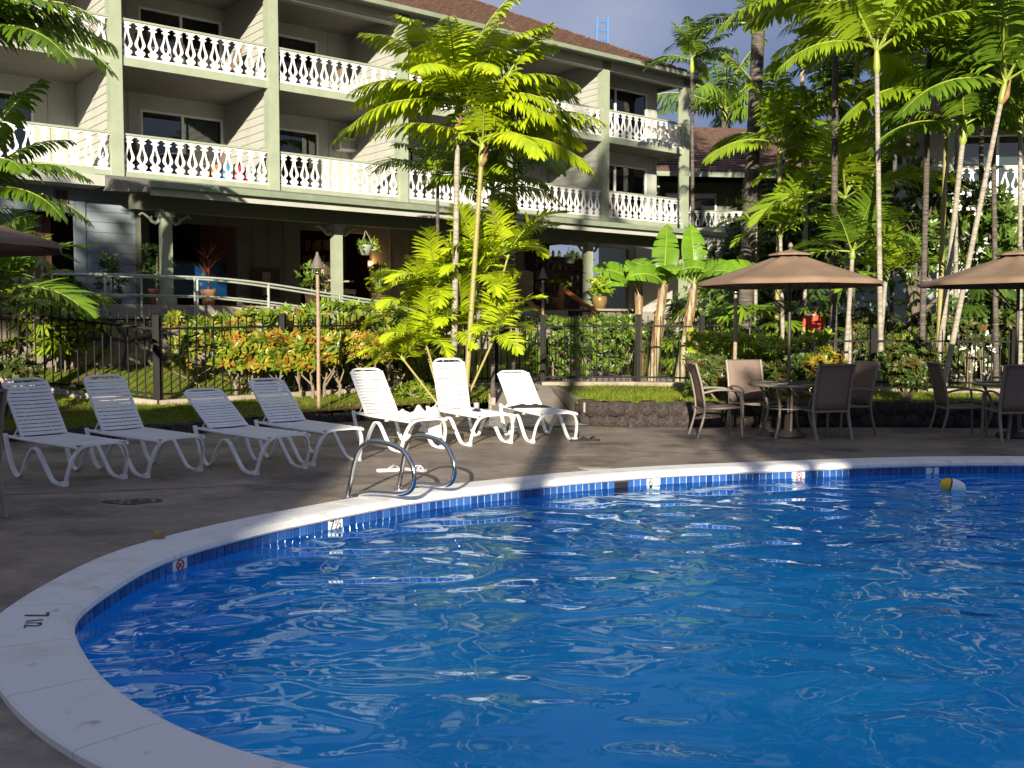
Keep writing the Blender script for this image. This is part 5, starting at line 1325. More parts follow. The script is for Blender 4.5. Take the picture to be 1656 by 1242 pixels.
# ------------------------------------------------------------------ iron fence
def fence(label, line, h, gap, postat):
    th = thing('metal_fence', label, 'fence')
    pk = MB(); pk.b2(-.009, .009, -.009, .009, 0, 1); pkm = meshof(pk, 'picket', 'bronze_metal')
    pts = [Vector((x, y, tz(x, y))) for x, y in line]
    foot = MB()
    for a, b in zip(pts, pts[1:]):
        d = b - a; L = d.length; n = int(L / gap); k = max(1, int(L / 1.2))
        for zz, nm in ((.17, 'bottom_rail'), (h - .2, 'top_rail')):
            g = MB(); g.beam(a + Vector((0, 0, zz)), b + Vector((0, 0, zz)), .03, .035); g.build(nm, 'bronze_metal', th)
        for i in range(n):
            p = a.lerp(b, (i + .5) / n); link('picket', pkm, th, (p.x, p.y, p.z + .09), (0, 0, math.atan2(d.y, d.x)), (1, 1, h - .09))
        for i in range(k):
            p = a.lerp(b, i / k); q = a.lerp(b, (i + 1) / k)
            e = Vector((0, 0, .0)); foot.beam(Vector((p.x, p.y, tz(p.x, p.y) + .01)), Vector((q.x, q.y, tz(q.x, q.y) + .01)), .16, .13)
    foot.build('footing', 'concrete_edge', th)
    for x, y in postat:
        g = MB(); z = tz(x, y); g.b2(x - .045, x + .045, y - .045, y + .045, z - .05, z + h + .0); g.b2(x - .055, x + .055, y - .055, y + .055, z + h, z + h + .03); g.build('post', 'bronze_metal', th)
FA = (-12.5, 16.9); FB = (-5.85, 16.9); FC = (-4.05, 18.1); FDp = (-.32, 20.75); FE = (.62, 20.9); FFp = (2.54, 20.6); FG = (3.8, 20.5); FH = (5.6, 18.9); FI = (12.5, 17.9)
fence('black picket fence behind the shaded white loungers and croton hedge', [FA, FB, FC, FDp], 1.45, .137, [(-9.2, 16.9), FB, FC, (-2.2, 19.4), FDp])
fence('black picket fence right of the gate in front of the banana plants', [FE, FFp, FG], 1.40, .122, [FE, FFp, FG])
fence('black picket fence behind the patio tables and rounded bush', [(3.95, 20.3), FH, (6.6, 18.75), (9.0, 18.4), FI], 1.12, .135, [FH, (6.6, 18.75), (9.0, 18.4)])
gt = thing('fence_gate', 'black picket gate beside the central palms', 'gate', (FDp[0], FDp[1], tz(*FDp)), math.atan2(FE[1] - FDp[1], FE[0] - FDp[0]))
GWD = math.hypot(FE[0] - FDp[0], FE[1] - FDp[1])
for z in (.15, 1.2):
    g = MB(); g.b2(.08, GWD - .08, -.018, .018, z - .02, z + .02); g.build('rail', 'bronze_metal', gt)
for i in range(7):
    x = .1 + (GWD - .2) * i / 6; g = MB(); g.b2(x - .01, x + .01, -.01, .01, .08, 1.4); g.build('picket', 'bronze_metal', gt)
g = MB(); g.b2(.06, .26, -.05, .03, .85, 1.2); g.build('lock_box', 'bronze_metal', gt)

# ------------------------------------------------------------------ loungers
def pj_y(P):
    q = Vector(P) - Vector((0, 0, CAM_H)); f = Vector((0, math.cos(PITCH), -math.sin(PITCH))); u = Vector((0, math.sin(PITCH), math.cos(PITCH)))
    return 621 - FPX * q.dot(u) / q.dot(f)
LW = .305; PV = 1.09
def frame_side(y):
    g = MB(); g.band(catmull([(1.30, y, .43), (1.25, y, .30), (1.17, y, .12), (1.06, y, .022), (.96, y, .05), (.86, y, .20), (.74, y, .315), (.63, y, .30), (.50, y, .16), (.38, y, .04), (.27, y, .012), (.16, y, .012)], sub=5), (0, 1, 0), .042, .02)
    return meshof(g, 'leg_frame', 'white_frame')
LEG = {s: frame_side(s * LW) for s in (-1, 1)}
g = MB()
g.band(catmull([(.14, -LW, .012), (.10, -LW + .004, .12), (.055, -LW + .02, .24), (.02, -LW + .07, .345), (0, -LW + .15, .385), (0, 0, .39), (0, LW - .15, .385), (.02, LW - .07, .345), (.055, LW - .02, .24), (.10, LW - .004, .12), (.14, LW, .012)], sub=5), (1, 0, 0), .042, .02)
FOOTBAR = meshof(g, 'foot_bar', 'white_frame')
g = MB()
for s in (-1, 1): g.tube([(.0, s * (LW - .04), .372), (.98, s * (LW - .035), .385), (1.31, s * (LW - .03), .40)], .016, 8)
g.tube([(1.26, -LW + .03, .398), (1.26, LW - .03, .398)], .012, 6); g.tube([(.55, -LW + .03, .35), (.55, LW - .03, .35)], .012, 6)
RAILS = meshof(g, 'seat_rails', 'white_frame')
g = MB(); g.b2(-.028, .028, -.026, .026, 0, .045); CAPM = meshof(g, 'foot_cap', 'white_frame')
BLN = .70
BW = .228; g = MB(); w = BW
g.tube(catmull([(0, -w, 0), (.45, -w, 0), (.61, -w, 0), (.675, -w + .03, 0), (BLN, -w + .10, 0), (BLN, 0, 0), (BLN, w - .10, 0), (.675, w - .03, 0), (.61, w, 0), (.45, w, 0), (0, w, 0)], sub=5), .016, 8)
BACKF = meshof(g, 'back_frame', 'white_frame')
def strap_mesh(w, sw_=.0395):
    g = MB(); g.band([(0, -w - .018, .0), (0, -w - .012, .018), (0, -w * .5, .014), (0, 0, .012), (0, w * .5, .014), (0, w + .012, .018), (0, w + .018, 0)], (1, 0, 0), sw_, .004); return meshof(g, 'strap', 'white_strap')
STB = strap_mesh(BW, .0365); STS = strap_mesh(LW - .05)
g = MB(); g.tube([(1.12, -LW + .06, .39), (1.2, -LW + .06, .52)], .008, 6); 
def lounger(i, fl_, fr_, ytop, label, rzfix=None):
    a = gr(*fl_); b = gr(*fr_); m = (a + b) / 2; wv = (b - a); hd = Vector((-wv.y, wv.x, 0)).normalized()
    rz = math.atan2(hd.y, hd.x) if rzfix is None else R(rzfix); hd = Vector((math.cos(rz), math.sin(rz), 0))
    o = m - hd * .14
    th = thing('chaise_lounge', label, 'lounger', o, rz, 'white strap loungers on the deck')
    for s in (-1, 1): link('leg_frame', LEG[s], th)
    link('foot_bar', FOOTBAR, th); link('seat_rails', RAILS, th)
    for x in (.15, ):
        for s in (-1, 1): link('foot_cap', CAPM, th, (x, s * LW, 0))
    best = min((abs(pj_y(o + hd * (PV + BLN * math.cos(R(t))) + Vector((0, 0, .40 + BLN * math.sin(R(t))))) - ytop), t) for t in range(15, 89))[1]
    bk = bpy.data.objects.new('backrest', None); C.objects.link(bk); bk.parent = th; bk.location = (PV, 0, .395); bk.rotation_euler = (0, -R(best), 0)
    link('back_frame', BACKF, bk)
    rng = random.Random(i)
    for k in range(14): link('strap', STB, bk, (.03 + k * .0465, 0, -.002 + rng.uniform(-.0015, .0015)), (0, rng.uniform(-.03, .03), 0))
    for k in range(20): link('strap', STS, th, (.045 + k * .052, 0, .375 + .0006 * k + rng.uniform(-.002, .001)), (0, rng.uniform(-.02, .02), rng.uniform(-.006, .006)))
    g = MB()
    g.tube([(1.29, -(LW - .09), .40), (PV + .42 * math.cos(R(best)), 0, .385 + .42 * math.sin(R(best))), (1.29, (LW - .09), .40)], .009, 6)
    g.build('prop_bar', 'white_frame', th)
    return th, best, o, hd
LS = [((99, 787), (207, 774), 613, 'white strap lounger nearest the left edge, back raised, in shade'),
      ((231, 772), (330.7, 763), 607, 'white strap lounger second from the left with its back raised steeply'),
      ((410, 767.5), (498, 758.5), 630, 'white strap lounger with its back lowered furthest, third from the left'),
      ((500, 753), (586, 746), 613, 'shaded white strap lounger just left of the chrome handrails'),
      ((645, 732), (719, 725), 596, 'sunlit white lounger behind the chrome handrails with a bunched towel on it'),
      ((754.6, 722), (830, 716), 580, 'sunlit white lounger with the tallest back, under the central palms'),
      ((856, 715.5), (935.5, 714), 600, 'sunlit white lounger furthest right with a black cloth on its seat')]
LO = []
for i, (a, b, yt, lab) in enumerate(LS):
    LO.append(lounger(i, a, b, yt, lab, (142, 141, 138, 135, 128, 122, 112)[i]))
# cloths and small belongings
def cloth(name, label, cat, loc, rz, sx, sy, h, mt, seed, drop=None, n=18):
    rng = random.Random(seed); g = MB(); vs = []; ph = [rng.uniform(0, 6.28) for _ in range(6)]
    for i in range(n + 1):
        for j in range(n + 1):
            u = i / n - .5; v = j / n - .5; rr = max(abs(u), abs(v)) * 2
            z = h * (1 - rr ** 2) * (.55 + .3 * math.sin(u * 13 + ph[0]) * math.cos(v * 9 + ph[1]) + .25 * math.sin(v * 17 + u * 8 + ph[2])) + .006
            x = u * sx * (1 + .15 * math.sin(v * 9 + ph[3])); y = v * sy * (1 + .15 * math.sin(u * 8 + ph[4]))
            if drop and v < -.22: 
                k = (-.22 - v); z -= k * drop; y += k * sy * .85
            vs.append((x, y, max(z, .004) if not (drop and v < -.22) else z))
    m = n + 1
    g.add(vs, [(i * m + j, i * m + m + j, i * m + m + j + 1, i * m + j + 1) for i in range(n) for j in range(n)], True)
    me = meshof(g, name, mt); o = link(name, me, None, loc, (0, 0, rz)); s = o.modifiers.new('thick', 'SOLIDIFY'); s.thickness = .006
    return tag(o, label, cat)
def onl(i, x, y, z=.40):
    t, b, o, hd = LO[i]; lf = Vector((-hd.y, hd.x, 0)); p = o + hd * x + lf * y; return Vector((p.x, p.y, z)), math.atan2(hd.y, hd.x)
p, a = onl(4, .26, -.12); cloth('towel', 'white towel bunched up on the foot of the sunlit lounger', 'towel', p, a, .42, .62, .15, 'towel', 1, drop=1.0)
p, a = onl(4, .86, -.08); cloth('towel', 'crumpled white towel near the backrest of the lounger behind the handrails', 'towel', p, a, .30, .36, .07, 'towel', 2)
p, a = onl(6, .92, .02); cloth('shirt', 'black cloth thrown across the furthest right sunlit lounger', 'cloth', p, a + 1.45, .52, .2, .055, 'black_cloth', 3)
p, a = onl(5, .70, -.12); th = thing('drinking_glass', 'small clear tumbler standing on the seat of the tallest lounger', 'glass', p, a)
MB().lathe([(0, .0), (.032, 0), (.038, .10), (.034, .10), (.029, .008), (0, .008)], 14).build('tumbler', 'cup', th); MB().lathe([(0, .008), (.028, .008), (.03, .05), (0, .05)], 12).build('drink', 'leather', th)
p, a = onl(5, .58, -.05); th = tag(MB().b2(-.06, .06, -.03, .03, .0, .02).box((.0, .0, .027), (.05, .03, .012)).build('sunglasses_case', 'black_cloth', None, p, (0, 0, a)), 'small black case beside the tumbler on the tallest lounger', 'case')
def sandal(name, label, loc, rz, mt, strap):
    th = thing(name, label, 'sandal', loc, rz, 'sandals on the deck')
    o = [(.0, -.035), (.06, -.042), (.14, -.034), (.21, -.045), (.265, -.025), (.275, .01), (.25, .042), (.18, .042), (.1, .034), (.03, .036), (-.005, .015)]
    g = MB(); g.prism(o, .0, .025, 'z'); g.build('sole', mt, th)
    g = MB(); g.tube([(.12, -.04, .02), (.17, -.03, .06), (.20, 0, .055), (.19, .03, .055), (.13, .038, .02)], .011, 6, flat=.5); g.tube([(.2, 0, .055), (.235, .0, .024)], .007, 5); g.build('strap', strap, th)
q = gr(922, 714); sandal('sandal', 'black sandal at the foot of the furthest right lounger', (q.x, q.y, .002), R(10), 'black_cloth', 'black_cloth')
q = gr(938, 713); sandal('sandal', 'black sandal turned sideways right of its pair by the last lounger', (q.x, q.y + .05, .002), R(-15), 'black_cloth', 'leather')
q = gr(700, 722); sandal('sandal', 'dark leather sandal under the foot of the towel lounger', (q.x, q.y, .002), R(60), 'leather', 'leather')
q = gr(610, 763); sandal('sandal', 'pale sandal lying on the deck behind the near chrome handrail', (q.x, q.y, .002), R(20), 'white_plastic', 'cup')
q = gr(655, 760); sandal('sandal', 'small pale sandal lying between the two chrome handrails', (q.x, q.y, .002), R(-30), 'cup', 'white_plastic')

# ------------------------------------------------------------------ pool handrails
def grab(label, foot):
    p = gr(*foot, COPE_Z if False else 0.0); q = min(range(NP), key=lambda k: (LOOP[k] - p).length); nn = -NL[q]
    th = thing('pool_handrail', label, 'handrail', p, math.atan2(nn.y, nn.x), 'chrome pool handrails')
    g = MB(); g.tube(catmull([(0, 0, -.02), (.05, 0, .12), (.12, 0, .34), (.20, 0, .47), (.33, 0, .525), (.55, 0, .52), (.72, 0, .47), (.82, 0, .36), (.845, 0, .25), (.80, 0, .155), (.68, 0, .11), (.50, 0, .10), (.30, 0, .085), (.16, 0, .05), (.09, 0, -.02)], sub=6), .021, 12); g.build('tube', 'steel', th)
    g = MB(); g.lathe([(.0, .018), (.03, .018), (.055, .008), (.055, .0)], 16, (.03, 0, .001)); g.build('flange', 'steel', th)
grab('chrome loop handrail at the pool edge, the nearer one', (560, 806)); grab('chrome loop handrail at the pool edge, the farther one', (643, 791))

# ------------------------------------------------------------------ patio chairs, tables, umbrellas
def make_chair():
    th = thing('patio_chair', 'chair', 'chair', group='brown sling patio chairs')
    for s in (-1, 1):
        x = s * .27
        g = MB(); g.tube(catmull([(x, -.31, .0), (x, -.255, .18), (x, -.215, .36), (x, -.225, .52), (x, -.275, .78), (x, -.345, 1.02)], sub=4), .017, 8, flat=1.3); g.build('rear_leg', 'taupe_metal', th)
        g = MB(); g.tube(catmull([(x * 1.06, .30, 0), (x * 1.06, .285, .3), (x * 1.06, .275, .56), (x * 1.06, .245, .625), (x * 1.06, .15, .65), (x * 1.06, -.05, .655), (x * 1.04, -.235, .615)], sub=4), .016, 8, flat=1.3); g.build('front_leg', 'taupe_metal', th)
        g = MB(); g.tube([(x, .27, .415), (x, 0, .40), (x, -.215, .40)], .015, 8); g.build('seat_rail', 'taupe_metal', th)
    g = MB()
    for y, z in ((.272, .41), (-.215, .385)): g.tube([(-.27, y, z), (.27, y, z)], .014, 8)
    g.build('crossbar', 'taupe_metal', th)
    def sheet(pts, nm):
        g = MB(); vs = []; n = 7
        for (y, z) in pts:
            for j in range(n):
                u = -1 + 2 * j / (n - 1); vs.append((u * .262, y - .0 + (.012 * (1 - u * u) if nm == 'back_sling' else 0) * -1, z - (.018 * (1 - u * u) if nm == 'seat_sling' else 0)))
        g.add(vs, [(i * n + j, i * n + j + 1, i * n + n + j + 1, i * n + n + j) for i in range(len(pts) - 1) for j in range(n - 1)], True)
        o = g.build(nm, 'sling', th); m = o.modifiers.new('thick', 'SOLIDIFY'); m.thickness = .008; return o
    sheet([(-.212, .42), (-.218, .52), (-.24, .64), (-.27, .77), (-.305, .90), (-.338, 1.0), (-.352, 1.02), (-.362, 1.0)], 'back_sling'); sheet([(.285, .40), (.26, .425), (.1, .415), (-.1, .405), (-.2, .41)], 'seat_sling')
    return th
CH = make_chair()
def put(o, loc, face, label, first=[True]):
    rz = math.atan2(face[1], face[0]) - math.pi / 2
    if first[0]: first[0] = False; o.location = loc; o.rotation_euler = (0, 0, rz); o['label'] = label; return o
    return copy_tree(o, None, loc, rz, label)
CL = [((2.82, 14.15), (1, .05), 'brown sling patio chair facing right at the left side of the first table'),
      ((3.52, 14.92), (.2, -1), 'brown sling patio chair behind the first table, facing the pool'),
      ((4.18, 13.78), (-.3, 1), 'brown sling patio chair with its back to the pool at the first table'),
      ((4.72, 14.45), (-1, -.35), 'brown sling patio chair at the right side of the first table, half hidden'),
      ((6.22, 14.25), (1, -.1), 'brown sling patio chair seen side-on at the left of the second table'),
      ((6.66, 13.55), (.05, 1), 'brown sling patio chair with its back to the pool at the right edge'),
      ((-4.41, 8.0), (-.8, .6), 'dark patio chair almost wholly cut off by the left edge')]
for (x, y), f, lab in CL: put(CH, (x, y, 0), f, lab)
def table(loc, label):
    th = thing('patio_table', label, 'table', loc, 0, 'round glass patio tables')
    g = MB(); g.lathe([(0, .722), (.52, .722), (.525, .727), (.52, .732), (0, .732)], 40); g.build('glass_top', 'table_glass', th)
    g = MB(); g.tube([(.535 * math.cos(2 * math.pi * i / 40), .535 * math.sin(2 * math.pi * i / 40), .725) for i in range(40)], .018, 8, closed=True); g.build('rim', 'taupe_metal', th)
    for k in range(4):
        a = R(45 + 90 * k + 8); g = MB(); g.tube(catmull([(.42 * math.cos(a), .42 * math.sin(a), .71), (.30 * math.cos(a), .30 * math.sin(a), .45), (.33 * math.cos(a), .33 * math.sin(a), .2), (.44 * math.cos(a), .44 * math.sin(a), 0)], sub=4), .02, 8); g.build('leg', 'taupe_metal', th)
    g = MB(); g.tube([(.3 * math.cos(2 * math.pi * i / 24), .3 * math.sin(2 * math.pi * i / 24), .40) for i in range(24)], .012, 6, closed=True); g.build('brace_ring', 'taupe_metal', th)
    return th
def umbrella(loc, label, rim=2.11, apex=2.57, r=1.28, rot=0.0, n=8):
    th = thing('patio_umbrella', label, 'umbrella', loc, rot, 'brown patio umbrellas')
    g = MB(); g.lathe([(0, 0), (.24, 0), (.24, .05), (.06, .09), (.04, .3), (0, .3)], 20); g.build('base', 'dark_pole', th)
    g = MB(); g.tube([(0, 0, .05), (0, 0, apex + .02)], .022, 10); g.build('pole', 'dark_pole', th)
    g = MB(); g.lathe([(0, 0), (.03, .005), (.035, .035), (.018, .06), (0, .075)], 12, (0, 0, apex + .02)); g.build('finial', 'taupe_metal', th)
    R0 = .30
    def canopy(r0, r1, z0, z1, sag, sub=6, rows=7, lip=0):
        g = MB(); vs = []; m = n * sub
        for i in range(rows + 1):
            t = i / rows; rr = r0 + (r1 - r0) * t
            for j in range(m):
                a = 2 * math.pi * j / m; k = (j % sub) / sub; dip = math.sin(math.pi * k)
                chord = 1 - dip * (1 - math.cos(math.pi / n)) * .95
                z = z0 + (z1 - z0) * (t ** .92) - sag * dip * math.sin(math.pi * min(1, t * .9 + .1)) * .5
                vs.append((rr * chord * math.cos(a), rr * chord * math.sin(a), z))
        if lip:
            for j in range(m): v = vs[rows * m + j]; vs.append((v[0] * .997, v[1] * .997, v[2] - lip))
        R_ = rows + (1 if lip else 0)
        g.add(vs, [(i * m + j, i * m + (j + 1) % m, (i + 1) * m + (j + 1) % m, (i + 1) * m + j) for i in range(R_) for j in range(m)], True)
        return g
    zc = apex - (apex - rim) * .20
    cn = canopy(.12, r, zc + .03, rim, .05, lip=.045).build('canopy', 'canopy', th)
    canopy(.0, R0, apex, zc + .02, .02, rows=3, lip=.02).build('vent_cap', 'canopy', cn)
    for k in range(n):
        a = 2 * math.pi * k / n; g = MB(); g.tube([(0.03 * math.cos(a), .03 * math.sin(a), zc - .02), (r * .985 * math.cos(a), r * .985 * math.sin(a), rim - .03)], .008, 5); rb_ = g.build('rib', 'dark_pole', th)
        g = MB(); g.tube([(.04 * math.cos(a), .04 * math.sin(a), rim - .38), (r * .5 * math.cos(a), r * .5 * math.sin(a), (zc + rim) / 2 - .045)], .007, 5); g.build('strut', 'dark_pole', rb_)
    return th
table((3.80, 14.05, 0), 'round glass table under the first brown umbrella'); umbrella((3.80, 14.05, 0), 'open brown patio umbrella over the first table, whole canopy in view')
table((6.9, 14.0, 0), 'round glass table under the second umbrella at the right edge'); umbrella((6.9, 14.0, 0), 'open brown patio umbrella cut off by the right edge', rot=.35)
umbrella((-5.2, 9.0, 0), 'brown umbrella canopy tip poking in at the left edge', rim=2.24, apex=2.66, r=1.24, rot=0.0)
th = thing('napkin', 'folded white papers lying on the first glass table', 'paper', (3.62, 13.85, .735), .3)
g = MB(); g.box((0, 0, .004), (.2, .09, .006)); g.box((.08, .03, .012), (.16, .07, .006), rz=.4); g.build('sheet', 'white_paint', th)

# ------------------------------------------------------------------ torch lamps
def torch(label, x, ytop, Y):
    t = at(x, ytop, Y); z0 = tz(t.x, t.y); h = t.z - z0
    th = thing('torch_lamp', label, 'lamp', (t.x, t.y, z0), 0, 'garden torch lamps')
    g = MB(); g.tube([(0, 0, -.05), (0.0, 0, h * .35), (.006, 0, h * .55), (0, 0, h - .36)], [.034, .03, .034, .026], 9); g.build('bamboo_pole', 'bamboo', th)
    g = MB()
    for k in range(4): z = h * (.18 + .2 * k); g.lathe([(.03, -.012), (.038, 0), (.03, .012)], 9, (0, 0, z))
    g.build('node_ring', 'bamboo', th)
    g = MB(); g.lathe([(.05, -.12), (.028, 0), (.034, .0), (.034, .06), (.0, .06)][1:], 12, (0, 0, h - .36)); g.build('burner', 'steel', th)
    g = MB(); g.lathe([(.115, 0), (.105, .02), (.065, .13), (.03, .215), (.024, .23), (.024, .26), (0, .27)], 18, (0, 0, h - .27)); o = g.build('shade', 'lamp_metal', th); m = o.modifiers.new('thick', 'SOLIDIFY'); m.thickness = .003
torch('conical torch lamp on a bamboo pole in front of the croton hedge', 513, 407, 16.3)
torch('torch lamp on a pale pole half hidden by the first umbrella', 1190, 438, 15.75)
torch('distant torch lamp beside the stairs in front of the porch', 878, 432, 24.0)

# ------------------------------------------------------------------ floating buoy and bits on the coping
q = gr(1541, 791, WATER_Z)
by = thing('pool_float', 'yellow and white rope float bobbing near the far wall of the pool', 'float', (q.x, q.y, WATER_Z + .03), 0)
def ell(x0, x1, mt, nm, L=.125, r=.075, k=10):
    g = MB(); pr = []
    for i in range(k + 1):
        x = x0 + (x1 - x0) * i / k; pr.append((max(.004, r * (1 - (abs(x) / L) ** 2.4) ** .5), x))
    g.lathe(pr, 20); o = g.build(nm, mt, by); o.rotation_euler = (0, R(90 + 14), R(-8)); return o
ell(-.124, -.045, 'yellow_plastic', 'yellow_half'); ell(-.045, -.03, 'leather', 'band'); ell(-.03, .123, 'white_plastic', 'white_half')
q = gr(258, 871, COPE_Z); rk = MB(); rk.add(*rock(random.Random(99), .075, .06, .045), False); tag(rk.build('pebble', 'pebble', None, (q.x, q.y, COPE_Z + .027), (0, 0, .5)), 'small tan pebble lying on the white coping', 'pebble')
q = gr(962, 758, .0); g = MB(); g.lathe([(.0, .012), (.17, .012), (.18, .004)], 28); tag(g.build('deck_drain_plate', 'concrete_edge', None, (q.x, q.y, .003)), 'round pale drain plate set in the deck by the coping', 'plate')
q = gr(215, 812); g = MB(); rg = random.Random(5); n = 26
pu = [(v.x, v.y) for v in catmull([Vector((.26 * math.cos(2 * math.pi * i / 9) * rg.uniform(.6, 1.1), .16 * math.sin(2 * math.pi * i / 9) * rg.uniform(.6, 1.2), 0)) for i in range(9)], True, 6)]
mat('wet', (.035, .032, .032), .06); g.prism(pu, 0, .003, 'z'); tag(g.build('puddle', 'wet', None, (q.x, q.y, .002)), 'small wet puddle on the shaded deck by the first lounger', 'puddle')
# thin dark repair seams in the deck
mat('seam', (.045, .037, .033), .9)
for k, pts in enumerate((((-5.6, 8.9), (-3.6, 9.35), (-2.4, 9.75), (-1.9, 9.95)), ((1.1, 12.6), (2.6, 12.1), (4.0, 12.6), (5.6, 12.2)), ((4.2, 15.0), (5.6, 14.6), (6.6, 13.4), (7.6, 13.0)))):
    P = catmull([Vector((x, y, .003)) for x, y in pts], sub=8); rg = random.Random(k); g = MB(); vs = []
    for i, p in enumerate(P):
        t = (P[min(i + 1, len(P) - 1)] - P[max(i - 1, 0)]).normalized(); nn = Vector((-t.y, t.x, 0)) * (.007 * rg.uniform(.3, 1.7)); j = rg.uniform(-.02, .02)
        vs += [p - nn + Vector((0, j, 0)), p + nn + Vector((0, j, 0))]
    g.add(vs, [(2 * i, 2 * i + 2, 2 * i + 3, 2 * i + 1) for i in range(len(P) - 1)])
    struct(g.build('deck_seam', 'seam'))
# fallen leaves on deck and under the crotons
def litter(name, box, n, seed, mt, l, zf, label):
    rg = random.Random(seed); g = MB()
    for i in range(n):
        x = rg.uniform(*box[0]); y = rg.uniform(*box[1]); leaf_shape(g, Vector((x, y, zf(x, y) + .008)), Vector((rg.gauss(0, 1), rg.gauss(0, 1), .12)), Vector((0, 0, 1)), l * rg.uniform(.6, 1.3), l * .4)
    o = g.build(name, mt); tag(o, label, 'leaves', kind='stuff')
litter('leaf_litter', ((-4.2, -.6), (15.3, 17.3)), 500, 1, 'dry_leaf', .10, tz, 'dry brown leaves scattered under the croton stems and palms')
litter('fallen_leaves', ((-1.5, 5.5), (11.6, 15.0)), 34, 2, 'dry_leaf', .07, lambda x, y: 0.0, 'few fallen leaves scattered on the deck')
# grass blades
rg = random.Random(8); g = MB()
def blade(x, y):
    z = tz(x, y); a = rg.uniform(0, 6.28); h = rg.uniform(.03, .075); dx, dy = math.cos(a) * .006, math.sin(a) * .006; ox, oy = rg.gauss(0, .02), rg.gauss(0, .02)
    g.add([(x - dx, y - dy, z - .005), (x + dx, y + dy, z - .005), (x + ox, y + oy, z + h)], [(0, 1, 2)])
for i in range(26000):
    if i % 3: x = rg.uniform(-9, -3.0); y = rg.uniform(13.4, 17.2)
    else: x = rg.uniform(1.0, 7.5); y = rg.uniform(15.5, 18.5)
    if x < 0 and y < interp(KL, x) + .12: continue
    if x > 0 and y < interp(KR, x) + .1: continue
    if x < 0 and x > -4.6 and rg.random() < .6: continue
    blade(x, y)
for i in range(20000):
    x = rg.uniform(-9, 9); y = rg.uniform(17, 21.5)
    if x > -.4 and x < 1.4 or (x < 2 and y < 17.0): continue
    blade(x, y)
tag(g.build('grass', 'grass_blade'), 'short green grass of the lawns on both sides of the fence', 'grass', kind='stuff')

# ------------------------------------------------------------------ porch: plants, chairs, pictures, shelves
def pot(label, loc, prof, mt, plant, seed, nm='potted_plant', h=.6):
    th = thing(nm, label, 'potted plant', loc, 0); rng = random.Random(seed)
    g = MB(); g.lathe(prof, 18); g.build('pot', mt, th); pz = prof[-1][1]
    if plant == 'broad':
        pts = [(Vector((rng.gauss(0, .12), rng.gauss(0, .12), pz + rng.uniform(.1, h))), Vector((rng.gauss(0, .6), rng.gauss(0, .6), .8))) for _ in range(26)]; rosettes(pts, .26, .10, 6, rng).build('foliage', 'palm_lime', th)
    elif plant == 'spiky':
        g = MB()
        for i in range(34):
            a = rng.uniform(0, 6.28); leaf_shape(g, Vector((0, 0, pz + rng.uniform(.25, h * .7))), Vector((math.cos(a), math.sin(a), rng.uniform(.1, 1.4))), Vector((0, 0, 1)), .5 * rng.uniform(.6, 1.1), .05)
        g.tube([(0, 0, pz - .05), (.02, 0, pz + h * .6)], .02, 6); g.build('foliage', 'red_leaf', th)
    else:
        pts = [(Vector((rng.gauss(0, .14), rng.gauss(0, .14), pz + rng.uniform(.1, h))), Vector((rng.gauss(0, .6), rng.gauss(0, .6), .6))) for _ in range(30)]; rosettes(pts, .15, .06, 7, rng).build('foliage', plant, th)
        g = MB(); g.tube([(0, 0, pz - .05), (.03, 0, pz + h * .8)], .018, 6); g.build('stem', 'stem', th)
P1 = [(0, 0), (.13, 0), (.19, .18), (.2, .32), (.17, .34), (.17, .30), (0, .30)]; P2 = [(0, 0), (.12, 0), (.16, .3), (.18, .36), (.15, .36), (.14, .32), (0, .32)]
pot('olive glazed pot of broad green leaves beside the stair rail', fw(10.9, -4.5, 1.99), P1, 'olive_glaze', 'broad', 1, h=.45)
pot('bushy green plant in a dark pot behind the ramp rail', fw(3.3, -3.0, TER), P2, 'pot_dark', 'hedge_leaf', 2, h=.75)
pot('red-leaved cordyline plant standing in front of the blue wall picture', fw(.95, -2.8, TER), P2, 'terracotta', 'spiky', 3, h=1.0)
pot('dark palm-like plant at the left porch column', fw(-.05, -2.5, TER), P2, 'terracotta', 'palm_deep', 4, h=.9)
pot('upright pale-stemmed plant right of the second porch column', fw(4.95, -3.2, TER), P2, 'pot_dark', 'croton_green', 5, h=.7)
pot('dark cycad-like plant before the grey service wall', fw(-1.25, -3.4, 1.7), P2, 'pot_dark', 'palm_deep', 6, h=.9)
pot('small potted fern between the stair rail and the third porch column', fw(10.6, -3.2, TER), P2, 'terracotta', 'hedge_leaf', 7, h=.5)
def basket(label, loc, seed):
    th = thing('hanging_basket', label, 'hanging basket', loc, 0); rng = random.Random(seed)
    g = MB(); g.lathe([(0, 0), (.10, 0), (.16, .2), (.17, .22), (.15, .22), (0, .18)], 16); g.build('pot', 'rail_paint', th)
    g = MB()
    for k in range(3): a = k * 2.09; g.tube([(.16 * math.cos(a), .16 * math.sin(a), .21), (0, 0, .55)], .006, 4)
    g.tube([(0, 0, .54), (0, 0, .72)], .005, 4); g.build('hanger', 'rail_paint', th)
    pts = [(Vector((rng.gauss(0, .13), rng.gauss(0, .13), .22 + rng.uniform(-.12, .1))), Vector((rng.gauss(0, 1), rng.gauss(0, 1), .2))) for _ in range(16)]; rosettes(pts, .14, .05, 5, rng).build('foliage', 'croton_green', th)
basket('hanging pot of trailing leaves right of the second porch column', fw(4.12, -4.0, 3.12), 1)
basket('hanging white pot near the third porch column, half in sun', fw(10.3, -4.0, 3.18), 2)
